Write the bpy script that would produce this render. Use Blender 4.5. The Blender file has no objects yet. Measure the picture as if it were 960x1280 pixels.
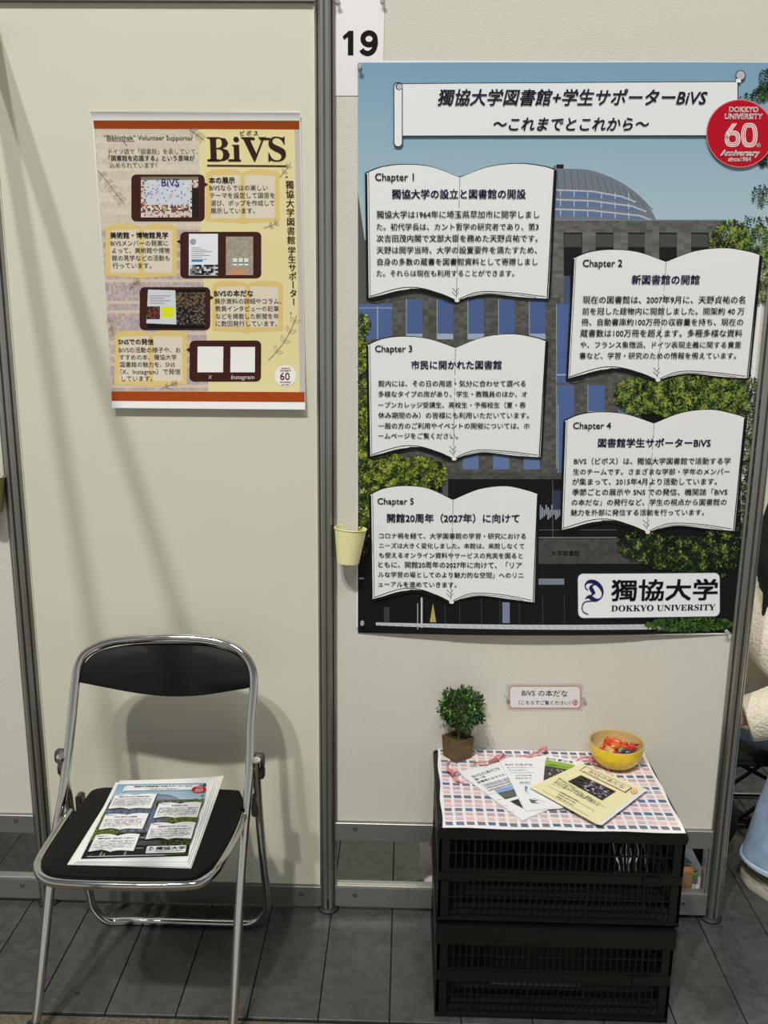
import bpy, bmesh, math, random
from math import sin, cos, pi, radians, sqrt, exp
from mathutils import Vector, Matrix
from mathutils import noise as mnoise
from mathutils.geometry import tessellate_polygon
random.seed(7)
S = bpy.context.scene
COL = S.collection

# ------------------------------------------------------------------ camera
F, YAW, PIT, ROL, CD, CH = 1121.405, -0.023456, 0.223843, 0.010247, 1.951381, 1.455393
fw = Vector((sin(YAW)*cos(PIT), cos(YAW)*cos(PIT), -sin(PIT)))
r0 = fw.cross(Vector((0, 0, 1))).normalized(); u0 = r0.cross(fw)
CR = r0*cos(ROL) + u0*sin(ROL); CU = -r0*sin(ROL) + u0*cos(ROL)
EYE = Vector((0, -CD, CH))
cam = bpy.data.cameras.new('camera'); camo = bpy.data.objects.new('camera', cam); COL.objects.link(camo)
m = Matrix.Identity(4)
for i in range(3):
    m[i][0] = CR[i]; m[i][1] = CU[i]; m[i][2] = -fw[i]; m[i][3] = EYE[i]
camo.matrix_world = m
cam.sensor_fit = 'VERTICAL'; cam.sensor_height = 36; cam.lens = F/1280*36; cam.clip_start = .02
S.camera = camo
# ------------------------------------------------------------------ world, lamps, exposure
S.view_settings.view_transform = 'Standard'; S.view_settings.look = 'None'
S.view_settings.gamma = 1; S.view_settings.exposure = -0.04; S.view_settings.use_curve_mapping = False
wd = bpy.data.worlds.new('hall'); S.world = wd; wd.use_nodes = True
# exhibition hall around the booth: bright booths at eye level, dim ceiling above
wn = wd.node_tree; tcw = wn.nodes.new('ShaderNodeTexCoord'); sxw = wn.nodes.new('ShaderNodeSeparateXYZ'); rw = wn.nodes.new('ShaderNodeValToRGB')
wn.links.new(tcw.outputs['Generated'], sxw.inputs[0]); wn.links.new(sxw.outputs['Z'], rw.inputs[0]); wn.links.new(rw.outputs[0], wn.nodes['Background'].inputs[0])
e_ = rw.color_ramp.elements; e_[0].position = 0; e_[0].color = (.62, .64, .62, 1); e_[1].position = 1; e_[1].color = (.16, .17, .17, 1)
x_ = e_.new(.12); x_.color = (.60, .61, .60, 1); x_ = e_.new(.40); x_.color = (.20, .21, .21, 1)
wn.nodes['Background'].inputs[1].default_value = .85
def lamp(name, loc, target, size, power, color=(1, .985, .94), size_y=None):
    l = bpy.data.lights.new(name, 'AREA'); l.shape = 'DISK' if size_y is None else 'RECTANGLE'
    l.size = size; l.energy = power; l.color = color
    if size_y: l.size_y = size_y
    o = bpy.data.objects.new(name, l); COL.objects.link(o); o.location = loc
    o.rotation_euler = (Vector(target)-Vector(loc)).to_track_quat('-Z', 'Y').to_euler(); return o
lamp('hall_lamp', (-3.1, -6.6, 10.4), (-.2, 0, 1), .34, 620)
lamp('hall_lamp', (-1.7, -6.6, 10.4), (-.2, 0, 1), .34, 600)
lamp('hall_lamp', (1.5, -5.5, 9.5), (.4, 0, 1), 2.2, 200)
lamp('hall_lamp', (2.6, 2.6, 6), (1.0, .2, .4), .8, 260)

# ------------------------------------------------------------------ colour, materials
def lin(c):
    return tuple((x/255/12.92 if x/255 <= .04045 else ((x/255+.055)/1.055)**2.4) for x in c[:3])
MATS = {}
def mat(name, rgb, rough=.5, metal=0, noise=None, bump=None, coat=0, spec=.5, trans=0, alpha=None, sheen=0, nlo=None):
    """principled; noise=(scale, amount[, stretch]) varies colour, bump=(scale, strength, dist)."""
    if name in MATS: return MATS[name]
    M = bpy.data.materials.new(name); M.use_nodes = True; nt = M.node_tree; b = nt.nodes['Principled BSDF']
    c = lin(rgb)
    b.inputs['Base Color'].default_value = (*c, 1); b.inputs['Roughness'].default_value = rough
    b.inputs['Metallic'].default_value = metal; b.inputs['Coat Weight'].default_value = coat
    b.inputs['Specular IOR Level'].default_value = spec; b.inputs['Transmission Weight'].default_value = trans
    if sheen: b.inputs['Sheen Weight'].default_value = sheen
    if alpha is not None: b.inputs['Alpha'].default_value = alpha
    if noise or bump:
        tc = nt.nodes.new('ShaderNodeTexCoord')
    if noise:
        mp = nt.nodes.new('ShaderNodeMapping'); nt.links.new(tc.outputs['Object'], mp.inputs[0])
        if len(noise) > 2: mp.inputs['Scale'].default_value = noise[2]
        n = nt.nodes.new('ShaderNodeTexNoise'); n.inputs['Scale'].default_value = noise[0]; n.inputs['Detail'].default_value = 6
        nt.links.new(mp.outputs[0], n.inputs['Vector'])
        rp = nt.nodes.new('ShaderNodeValToRGB'); a = noise[1]
        rp.color_ramp.elements[0].position = .3; rp.color_ramp.elements[1].position = .7
        rp.color_ramp.elements[0].color = (*[x*(1-a) for x in c], 1) if nlo is None else (*lin(nlo), 1)
        rp.color_ramp.elements[1].color = (*[min(1, x*(1+a)) for x in c], 1)
        nt.links.new(n.outputs[0], rp.inputs[0]); nt.links.new(rp.outputs[0], b.inputs['Base Color'])
    if bump:
        n2 = nt.nodes.new('ShaderNodeTexNoise'); n2.inputs['Scale'].default_value = bump[0]; n2.inputs['Detail'].default_value = 4
        nt.links.new(tc.outputs['Object'], n2.inputs['Vector'])
        bp = nt.nodes.new('ShaderNodeBump'); bp.inputs['Strength'].default_value = bump[1]; bp.inputs['Distance'].default_value = bump[2]
        nt.links.new(n2.outputs[0], bp.inputs['Height']); nt.links.new(bp.outputs[0], b.inputs['Normal'])
    MATS[name] = M; return M
def printmat(name, rough, coat=0):
    M = bpy.data.materials.new(name); M.use_nodes = True; nt = M.node_tree; b = nt.nodes['Principled BSDF']
    a = nt.nodes.new('ShaderNodeAttribute'); a.attribute_name = 'Col'
    nt.links.new(a.outputs['Color'], b.inputs['Base Color']); b.inputs['Roughness'].default_value = rough
    b.inputs['Coat Weight'].default_value = coat; b.inputs['Specular IOR Level'].default_value = .16
    return M
PRINT = printmat('printed_ink', .42)
smoothwall = mat('smooth_panel', (208, 205, 187), .45, noise=(3, .02), bump=(60, .05, .001))
textwall = mat('woven_wallpaper', (210, 206, 194), .8, noise=(520, .10), bump=(560, 1.0, .0016))
alu = mat('aluminium', (158, 158, 153), .32, .85, noise=(40, .06, (1, 1, .1)))
alu_rail = mat('aluminium_rail', (150, 152, 148), .42, .75, noise=(60, .05, (.1, 1, 1)))
alu_bright = mat('bright_aluminium', (215, 217, 214), .25, .9)
dark = mat('dark_rubber', (24, 24, 24), .6)
steel = mat('steel_screw', (120, 118, 110), .35, .9)
chrome = mat('chrome', (204, 203, 199), .09, 1)
vinyl = mat('black_vinyl', (10, 10, 11), .55, spec=.18, bump=(700, .12, .0005))
plastic = mat('black_plastic', (11, 10, 10), .36, bump=(500, .1, .0004))
grey_pl = mat('grey_plastic', (56, 57, 56), .5)
paper = mat('white_paper', (228, 228, 228), .6)
paper2 = mat('cream_paper', (222, 220, 205), .6)
pinm = mat('clear_pin_plastic', (225, 225, 220), .12, trans=.6)

# ------------------------------------------------------------------ pixel -> place helpers (the photo's camera)
def ray(px, py): return fw*F + CR*(px-480) + CU*(640-py)
def on_wall(px, py, y=0.0):
    d = ray(px, py); t = (y-EYE.y)/d.y; return EYE + d*t
def on_floor(px, py, z=0.0):
    d = ray(px, py); t = (z-EYE.z)/d.z; return EYE + d*t
def on_slope(px, py, a, b):      # plane y = a + b z
    d = ray(px, py); t = (a + b*EYE.z - EYE.y)/(d.y - b*d.z); return EYE + d*t
def on_seat(px, py, c, k):       # plane z = c + k y
    d = ray(px, py); t = (c + k*EYE.y - EYE.z)/(d.z - k*d.y); return EYE + d*t

# ------------------------------------------------------------------ builders
def tag(o, label=None, cat=None, group=None, kind=None):
    if label: o['label'] = label
    if cat: o['category'] = cat
    if group: o['group'] = group
    if kind: o['kind'] = kind
    return o
def thing(name, loc, label, cat, group=None, rz=0):
    o = bpy.data.objects.new(name, None); COL.objects.link(o); o.location = loc; o.rotation_euler = (0, 0, rz)
    o.empty_display_size = .02
    return tag(o, label, cat, group)
class MB:
    def __init__(s): s.v = []; s.f = []
    def add(s, vs, fs):
        n = len(s.v); s.v += [Vector(v) for v in vs]; s.f += [[i+n for i in f] for f in fs]; return s
    def box(s, x0, x1, y0, y1, z0, z1, M=None):
        vs = [Vector((x, y, z)) for z in (z0, z1) for y in (y0, y1) for x in (x0, x1)]
        if M: vs = [M @ v for v in vs]
        return s.add(vs, [(0, 2, 3, 1), (4, 5, 7, 6), (0, 1, 5, 4), (2, 6, 7, 3), (0, 4, 6, 2), (1, 3, 7, 5)])
    def prism(s, pts, d, M=None):       # pts: closed outline (3D), extruded by vector d
        pts = [Vector(p) for p in pts]; d = Vector(d); n = len(pts)
        vs = pts + [p+d for p in pts]
        if M: vs = [M @ v for v in vs]
        return s.add(vs, [list(range(n))[::-1], list(range(n, 2*n))] + [(i, (i+1) % n, n+(i+1) % n, n+i) for i in range(n)])
    def loft(s, rings, cap=True, closed=True):
        n = len(rings[0]); vs = [p for r in rings for p in r]; fs = []
        for k in range(len(rings)-1):
            for i in range(n if closed else n-1):
                j = (i+1) % n; fs.append((k*n+i, k*n+j, (k+1)*n+j, (k+1)*n+i))
        if cap: fs += [list(range(n))[::-1], list(range((len(rings)-1)*n, len(rings)*n))]
        return s.add(vs, fs)
    def tube(s, path, r, n=12, cap=True, flat=1):
        P = [Vector(p) for p in path]; R = r if isinstance(r, (list, tuple)) else [r]*len(P); rings = []
        up = None
        for i, p in enumerate(P):
            t = (P[min(i+1, len(P)-1)]-P[max(i-1, 0)])
            if t.length < 1e-9: t = Vector((0, 0, 1))
            t.normalize()
            if up is None:
                up = Vector((0, 0, 1)) if abs(t.z) < .9 else Vector((0, 1, 0))
            a = t.cross(up)
            if a.length < 1e-6: a = t.orthogonal()
            a.normalize(); b = a.cross(t).normalized(); up = b
            rings.append([p + a*R[i]*cos(2*pi*k/n) + b*R[i]*flat*sin(2*pi*k/n) for k in range(n)])
        return s.loft(rings, cap)
    def lathe(s, prof, n=32, c=(0, 0, 0), cap=False):
        c = Vector(c); return s.loft([[c+Vector((r*cos(2*pi*k/n), r*sin(2*pi*k/n), z)) for k in range(n)] for r, z in prof], cap)
    def sphere(s, c, r, n=10, sq=(1, 1, 1)):
        rings = []
        for i in range(n//2+1):
            a = -pi/2+pi*i/(n//2); rr = max(cos(a), 1e-3)*r
            rings.append([Vector(c)+Vector((rr*cos(2*pi*k/n)*sq[0], rr*sin(2*pi*k/n)*sq[1], r*sin(a)*sq[2])) for k in range(n)])
        return s.loft(rings, True)
    def build(s, name, m, parent=None, org=None, smooth=False, bevel=0, bseg=2, subsurf=0, fix=True):
        o_ = Vector(org) if org is not None else Vector((0, 0, 0))
        me = bpy.data.meshes.new(name); me.from_pydata([v-o_ for v in s.v], [], s.f); me.materials.append(m)
        if fix or bevel:
            bm = bmesh.new(); bm.from_mesh(me)
            bmesh.ops.recalc_face_normals(bm, faces=bm.faces)
            if bevel: bmesh.ops.bevel(bm, geom=[e for e in bm.edges if len(e.link_faces) == 2 and e.calc_face_angle(0) > .5], offset=bevel, segments=bseg, affect='EDGES', clamp_overlap=True)
            bm.to_mesh(me); bm.free()
        if smooth:
            me.shade_smooth(); me.set_sharp_from_angle(angle=radians(40))
        o = bpy.data.objects.new(name, me); COL.objects.link(o)
        if parent: o.parent = parent
        if subsurf:
            md = o.modifiers.new('sub', 'SUBSURF'); md.levels = md.render_levels = subsurf
        return o
def fillet(pts, r, n=6):
    P = [Vector(p) for p in pts]; out = [P[0]]
    for i in range(1, len(P)-1):
        a = P[i-1]-P[i]; b = P[i+1]-P[i]; rr = min(r, a.length*.49, b.length*.49)
        p0 = P[i]+a.normalized()*rr; p1 = P[i]+b.normalized()*rr
        for k in range(n+1):
            t = k/n; out.append(p0*(1-t)**2+P[i]*2*t*(1-t)+p1*t*t)
    out.append(P[-1]); return out
def catmull(P, n=5):
    P = [Vector(p) for p in P]; out = []
    for i in range(len(P)-1):
        p0 = P[max(i-1, 0)]; p1 = P[i]; p2 = P[i+1]; p3 = P[min(i+2, len(P)-1)]
        for k in range(n):
            t = k/n; out.append(.5*((2*p1)+(p2-p0)*t+(2*p0-5*p1+4*p2-p3)*t*t+(3*p1-p0-3*p2+p3)*t**3))
    out.append(P[-1]); return out
def copy_tree(o, parent=None):
    c = o.copy(); COL.objects.link(c)
    if parent: c.parent = parent
    for ch in list(o.children): copy_tree(ch, c)
    return c

# ------------------------------------------------------------------ text and print
TC = {}
def glyphs(s, bold=0, shear=0, res=2):
    k = (s, bold, shear, res)
    if k in TC: return TC[k]
    c = bpy.data.curves.new('lettering', 'FONT'); c.body = s; c.offset = 0; c.shear = shear; c.resolution_u = res
    c.fill_mode = 'FRONT'
    o = bpy.data.objects.new('lettering', c); COL.objects.link(o); bpy.context.view_layer.update()
    me = bpy.data.meshes.new_from_object(o.evaluated_get(bpy.context.evaluated_depsgraph_get()))
    vs = [(v.co.x, v.co.y) for v in me.vertices]; fs = [tuple(p.vertices) for p in me.polygons]
    bpy.data.objects.remove(o); bpy.data.curves.remove(c); bpy.data.meshes.remove(me)
    TC[k] = (vs, fs); return TC[k]
class Canvas:
    """flat print: coloured polygons at (u,v) metres on a sheet, mp maps photo pixels to (u,v)."""
    def __init__(s, mp, base=0.0, step=.000015): s.mp = mp; s.w = base; s.step = step; s.v = []; s.f = []; s.c = []
    def up(s): s.w += s.step
    def raw(s, pts, faces, cols, uv=False):
        n = len(s.v)
        for p in pts:
            q = p if uv else s.mp(*p); s.v.append((q[0], q[1], s.w))
        for f, c in zip(faces, cols): s.f.append([i+n for i in f]); s.c.append(c)
    def poly(s, pts, col, uv=False, up=True):
        if up: s.up()
        P = [tuple(p) if uv else tuple(s.mp(*p)) for p in pts]
        if len(P) <= 4: s.raw(P, [list(range(len(P)))], [lin(col)], True)
        else:
            t = tessellate_polygon([[Vector((p[0], p[1], 0)) for p in P]]); s.raw(P, t, [lin(col)]*len(t), True)
    def rect(s, x0, y0, x1, y1, col, up=True): s.poly([(x0, y0), (x1, y0), (x1, y1), (x0, y1)], col, up=up)
    def rrect(s, x0, y0, x1, y1, r, col, up=True):
        pts = []
        for cx, cy, a in ((x1-r, y0+r, -90), (x1-r, y1-r, 0), (x0+r, y1-r, 90), (x0+r, y0+r, 180)):
            pts += [(cx+r*cos(radians(a+k*22.5)), cy+r*sin(radians(a+k*22.5))) for k in range(5)]
        s.poly(pts, col, up=up)
    def disc(s, cx, cy, r, col, n=48, ry=None): s.poly([(cx+r*cos(2*pi*k/n), cy+(ry or r)*sin(2*pi*k/n)) for k in range(n)], col)
    def stroke(s, pts, w, col, up=True, closed=False):
        if up: s.up()
        P = [Vector((*s.mp(*p), 0)) for p in pts]; ww = w*s.pxm()/2
        if closed: P.append(P[0])
        L = []
        for i, p in enumerate(P):
            t = P[min(i+1, len(P)-1)]-P[max(i-1, 0)]
            if closed and i in (0, len(P)-1): t = P[1]-P[-2]
            t = t.normalized() if t.length > 0 else Vector((1, 0, 0)); nrm = Vector((-t.y, t.x, 0))*ww
            L += [p+nrm, p-nrm]
        s.raw([(p.x, p.y) for p in L], [(2*i, 2*i+1, 2*i+3, 2*i+2) for i in range(len(P)-1)], [lin(col)]*(len(P)-1), True)
    def pxm(s):
        a = s.mp(*s.ref); b = s.mp(s.ref[0]+10, s.ref[1]); return sqrt((a[0]-b[0])**2+(a[1]-b[1])**2)/10
    ref = (600, 450)
    def grid(s, x0, y0, x1, y1, nx, ny, fn):
        s.up()
        for j in range(ny):
            for i in range(nx):
                a, b = x0+(x1-x0)*i/nx, x0+(x1-x0)*(i+1)/nx; c, d = y0+(y1-y0)*j/ny, y0+(y1-y0)*(j+1)/ny
                col = fn((a+b)/2, (c+d)/2)
                if col: s.poly([(a, c), (b, c), (b, d), (a, d)], col, up=False)
    def text(s, t, x0, x1, y, col, bold=0, shear=0, y1=None, squash=1):
        vs, fs = glyphs(t, bold, shear)
        xa = min(v[0] for v in vs); xb = max(v[0] for v in vs)
        p = Vector(s.mp(x0, y)); q = Vector(s.mp(x1, y if y1 is None else y1)); d = q-p; L = d.length; k = L/(xb-xa); d.normalize()
        nrm = Vector((-d.y, d.x)); pts = [p+d*(v[0]-xa)*k+nrm*v[1]*k*squash for v in vs]
        e = bold*k*.6
        for sx_, sy_ in (((-e, -e), (e, e), (-e, e), (e, -e)) if bold > .012 else ((-e, 0), (e, 0))) if bold else ((0, 0),):
            s.raw([(a.x+sx_, a.y+sy_) for a in pts], fs, [lin(col)]*len(fs), True)
    def vtext(s, t, x, ya, yb, col, bold=0, w=1, x1=None):
        n = len(t); x1 = x if x1 is None else x1
        for i, ch in enumerate(t):
            if ch == ' ': continue
            vs, fs = glyphs(ch, bold, 0); f = (i+.5)/n
            c = Vector(s.mp(x+(x1-x)*f, ya+(yb-ya)*f)); k = abs(s.mp(x, yb)[1]-s.mp(x, ya)[1])/n*w
            rot = ch in 'ー~〜'
            pts = [(v[0]-.5, v[1]-.38) for v in vs]
            if rot: pts = [(b, -a) for a, b in pts]
            for e in (-.018, .018): s.raw([(c.x+(a+e)*k, c.y+b*k) for a, b in pts], fs, [lin(col)]*len(fs), True)
    def leaves(s, cx, cy, rx, ry, n, cols, size=2.2, keep=None):
        cs = sorted(cols, key=sum)
        for _ in range(n):
            a = random.random()*2*pi; r = sqrt(random.random()); x = cx+rx*r*cos(a); y = cy+ry*r*sin(a)
            if keep and not keep(x, y): continue
            nz = .5+.5*mnoise.noise(Vector((x*.11, y*.11, 3)))+.35*mnoise.noise(Vector((x*.4, y*.4, 9)))+random.uniform(-.22, .22); ci_ = cs[max(0, min(len(cs)-1, int(nz*len(cs))))]
            s.w += 1.2e-8; b = random.random()*pi; z = size*(.5+random.random())
            p, q = cos(b)*z, sin(b)*z
            s.poly([(x-p, y-q), (x+q*.5, y-p*.5), (x+p, y+q), (x-q*.5, y+p*.5)], ci_, up=False)
    def build(s, name, parent, disp=None, m=None, scale=1, cuts=None):
        me = bpy.data.meshes.new(name); me.from_pydata([Vector(v) for v in s.v], [], s.f)
        ca = me.color_attributes.new('Col', 'FLOAT_COLOR', 'CORNER'); buf = []
        for f, c in zip(s.f, s.c): buf += [*c, 1.0]*len(f)
        if len(buf) == len(ca.data)*4: ca.data.foreach_set('color', buf)
        if cuts and disp:
            bm = bmesh.new(); bm.from_mesh(me)
            for ax, vals in enumerate(cuts):
                for c in vals:
                    co = Vector((c, 0, 0)) if ax == 0 else Vector((0, c, 0)); no = Vector((1, 0, 0)) if ax == 0 else Vector((0, 1, 0))
                    bmesh.ops.bisect_plane(bm, geom=bm.verts[:]+bm.edges[:]+bm.faces[:], plane_co=co, plane_no=no)
            bm.to_mesh(me); bm.free()
        for v in me.vertices:
            u, vv, w = v.co; d = disp(u, vv) if disp else 0
            v.co = Vector((u*scale, -(w+d), vv*scale))
        # make faces look outward (-y)
        bm = bmesh.new(); bm.from_mesh(me); fl = [f for f in bm.faces if f.normal.y > 0]
        bmesh.ops.reverse_faces(bm, faces=fl); bm.to_mesh(me); bm.free()
        me.materials.append(m or PRINT); o = bpy.data.objects.new(name, me); COL.objects.link(o); o.parent = parent
        return o

# ================================================================== SETTING
def struct(o): o['kind'] = 'structure'; return o
# floor: slab with separate 150 mm boards, carpeted aisle in front
flo = bpy.data.objects.new('floor', None); COL.objects.link(flo); struct(flo)
o = MB().box(-5, 6, -.362, 6, -.03, -.006).build('subfloor', mat('joint_black', (14, 14, 13), .8), flo)
concr = mat('concrete_board', (74, 77, 74), .34, noise=(7, .16, (1, .5, 1)), bump=(90, .12, .001), spec=.4)
nt = concr.node_tree; bsdf = nt.nodes['Principled BSDF']      # scuffs: second noise mixed in, roughness break-up
tcn = nt.nodes.new('ShaderNodeTexCoord'); n2 = nt.nodes.new('ShaderNodeTexNoise'); n2.inputs['Scale'].default_value = 38; n2.inputs['Detail'].default_value = 10; n2.inputs['Roughness'].default_value = .75
oi = nt.nodes.new('ShaderNodeObjectInfo'); va = nt.nodes.new('ShaderNodeVectorMath'); va.operation = 'ADD'
nt.links.new(tcn.outputs['Object'], va.inputs[0]); nt.links.new(oi.outputs['Random'], va.inputs[1]); nt.links.new(va.outputs[0], n2.inputs['Vector'])
old = bsdf.inputs['Base Color'].links[0].from_socket
rmp = nt.nodes.new('ShaderNodeValToRGB'); rmp.color_ramp.elements[0].position = .32; rmp.color_ramp.elements[1].position = .62
rmp.color_ramp.elements[0].color = (.35, .35, .35, 1); rmp.color_ramp.elements[1].color = (1, 1, 1, 1)
mx = nt.nodes.new('ShaderNodeMix'); mx.data_type = 'RGBA'; mx.blend_type = 'MULTIPLY'; mx.inputs[0].default_value = .75
nt.links.new(n2.outputs[0], rmp.inputs[0]); nt.links.new(old, mx.inputs[6]); nt.links.new(rmp.outputs[0], mx.inputs[7]); nt.links.new(mx.outputs[2], bsdf.inputs['Base Color'])
mr = nt.nodes.new('ShaderNodeMapRange'); mr.inputs[3].default_value = .14; mr.inputs[4].default_value = .42
nt.links.new(n2.outputs[0], mr.inputs[0]); nt.links.new(mr.outputs[0], bsdf.inputs['Roughness'])
plank_mesh = None
def plank(x0, y0, y1):
    b = MB().box(-.0738, .0738, 0, y1-y0, -.006, 0); o = b.build('plank', concr, flo, bevel=.0008, bseg=1); o.location = (x0+.075, y0, 0)
for k in range(-22, 28):
    x0 = -.015+.15*k; j = 1.55+((k*37) % 11)*.1
    plank(x0, -.358, j-.0015); plank(x0, j+.0015, 4.2)
struct(MB().box(-5, 6, -7, -.366, -.03, -.002).build('floor_carpet', mat('brown_grey_carpet', (96, 88, 74), .95, noise=(150, .4), bump=(300, 1, .003))))
(MB().lathe([(.0001, .0005), (.0045, .0005), (.005, 0)], 12, on_floor(97, 1242, 0)).build('screw_hole', dark, flo))

XL, XM, XR = -.873, -.173, .768
def panel(name, x0, x1, z0, z1, m, y0=-.002, y1=.016):
    return struct(MB().box(x0, x1, y0, y1, z0, z1).build(name, m, bevel=.001, bseg=1))
panel('wall_left', XL+.018, XM-.018, .066, 2.042, smoothwall)
panel('wall_left_upper', XL+.018, XM-.018, 2.09, 2.42, smoothwall)
panel('wall_right', XM+.018, XR-.018, .243, 2.42, textwall)
panel('wall_far_left', XL-.922, XL-.018, .243, 2.42, textwall)
# neighbouring booth behind, across its own space
panel('wall_back', -1.6, 3.4, .05, 2.42, mat('beige_panel', (214, 205, 178), .6), 1.85, 1.87)
# white edge strips of the smooth door-like panel
for i, (x0, x1) in enumerate(((XM-.0225, XM-.0185), (XL+.0185, XL+.0225))):
    struct(MB().box(x0, x1, -.005, .016, .066, 2.042).build('trim_%d' % (i+1), mat('ivory_edge', (232, 228, 205), .35)))

def post_profile(R=.0222, g=.0025, dp=.010):
    pts = []
    for k in range(8):
        a = -pi/2+k*pi/4; c = R*cos(pi/8); n = Vector((cos(a), sin(a))); t = Vector((-sin(a), cos(a))); h = R*sin(pi/8)
        pts += [n*c-t*h*.96, n*c-t*g, n*(c-dp)-t*g, n*(c-dp)+t*g, n*c+t*g, n*c+t*h*.96]
    return [(p.x, p.y) for p in pts]
PP = post_profile()
def post(x, label, z1=2.44):
    t = thing('partition_post', (x, 0, 0), label, 'post', 'partition posts')
    MB().prism([(a, b, .012) for a, b in PP], (0, 0, z1-.012)).build('pole', alu, t)
    MB().lathe([(.001, .0), (.026, .0), (.027, .005), (.021, .010), (.012, .012), (.012, .03), (.001, .03)], 24).build('foot', dark, t, smooth=True)
    MB().prism([(a*.94, b*.94, .012) for a, b in PP], (0, 0, .004)).build('end_cap', dark, t)
    return t
post(XM, 'grooved aluminium post between the smooth panel and the poster panel, paper cup beside it')
post(XR, 'grooved aluminium post in front of the seated person, right of the large poster')
post(XL, 'grooved aluminium post at the left edge of the photo behind the folding chair')
post(XL-.94, 'grooved aluminium post closing the panel beyond the left edge')
def screw(parent, x, z, y):
    b = MB(); b.add([], []); prof = [(.0001, -.0004), (.0022, -.0004), (.0024, .0012), (.0052, .0012), (.0056, 0)]
    n = 16; rings = [[Vector((x+r*cos(2*pi*k/n), y-w, z+r*sin(2*pi*k/n))) for k in range(n)] for r, w in prof]
    b.loft(rings, False); return b.build('screw', steel, parent, smooth=True)
def rail(x0, x1, z0, z1, label, groove=False, screws=(), m=alu_rail, yf=-.012):
    t = thing('panel_rail', ((x0+x1)/2, 0, z0), label, 'rail'); g = Vector(t.location)
    MB().box(x0, x1, yf, .018, z0, z1).build('beam', m, t, org=g, bevel=.001, bseg=1)
    if groove:
        for a, b in ((yf-.0005, yf+.0035), (yf+.0085, yf+.0125)):
            MB().box(x0, x1, a, b, z1, z1+.0035).build('lip', alu_bright, t, org=g)
    for px, py in screws:
        q = on_wall(px, py, yf); s = screw(t, q.x-g.x, q.z-g.z, yf)
    return t
rail(XM+.018, XR-.018, .196, .243, 'grey rail under the large poster panel', screws=((444, 1036), (859, 1049)))
rail(XM+.018, XR-.018, .014, .068, 'low grey rail near the floor beside and behind the crates', True, screws=((443.5, 1119), (854, 1130)))
rail(XL+.018, XM-.018, .012, .066, 'low dark grey rail under the smooth panel, behind the chair', screws=((377, 1117), (90, 1108)), m=mat('dull_rail', (118, 120, 114), .5, .6))
rail(XL-.922, XL-.018, .196, .243, 'grey rail under the left-edge textured panel, upper one', screws=((20, 1026),))
rail(XL-.922, XL-.018, .014, .068, 'low grey rail at the left edge, nearest the floor', True, screws=((28, 1107),))
rail(XL+.018, XM-.018, 2.042, 2.09, 'grey crossbar over the smooth panel at the top of the photo')
rail(XM+.018, XR-.018, 2.42, 2.46, 'top rail over the large poster panel')
rail(XL-.922, XL-.018, 2.42, 2.46, 'top rail over the left-edge textured panel')
# bright upright channel at the right end of the gap under the panel
tag(MB().box(XR-.0225, XR-.0195, -.010, .012, .072, .196).box(XR-.029, XR-.0265, -.010, .012, .072, .196).build('upright_channel', alu_bright), 'thin bright metal upright in the gap left of the right post', 'channel')
# side crossbar leaving the left post toward the viewer, casts the slanting shadows
t = thing('side_crossbar', (XL+.028, 0, 1.985), 'aluminium crossbar running out from the left post, its shadows slant over the smooth panel', 'crossbar')
MB().prism([(a*.82, -.02, b*.82) for a, b in PP], (0, -1.35, 0)).build('beam', alu, t)
MB().box(-.014, .014, -.025, -.012, -.02, .02).build('bracket', alu_rail, t)
MB().prism([(a, -1.37+b, -1.985+.012) for a, b in PP], (0, 0, 2.42)).build('upright', alu, t)

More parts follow.
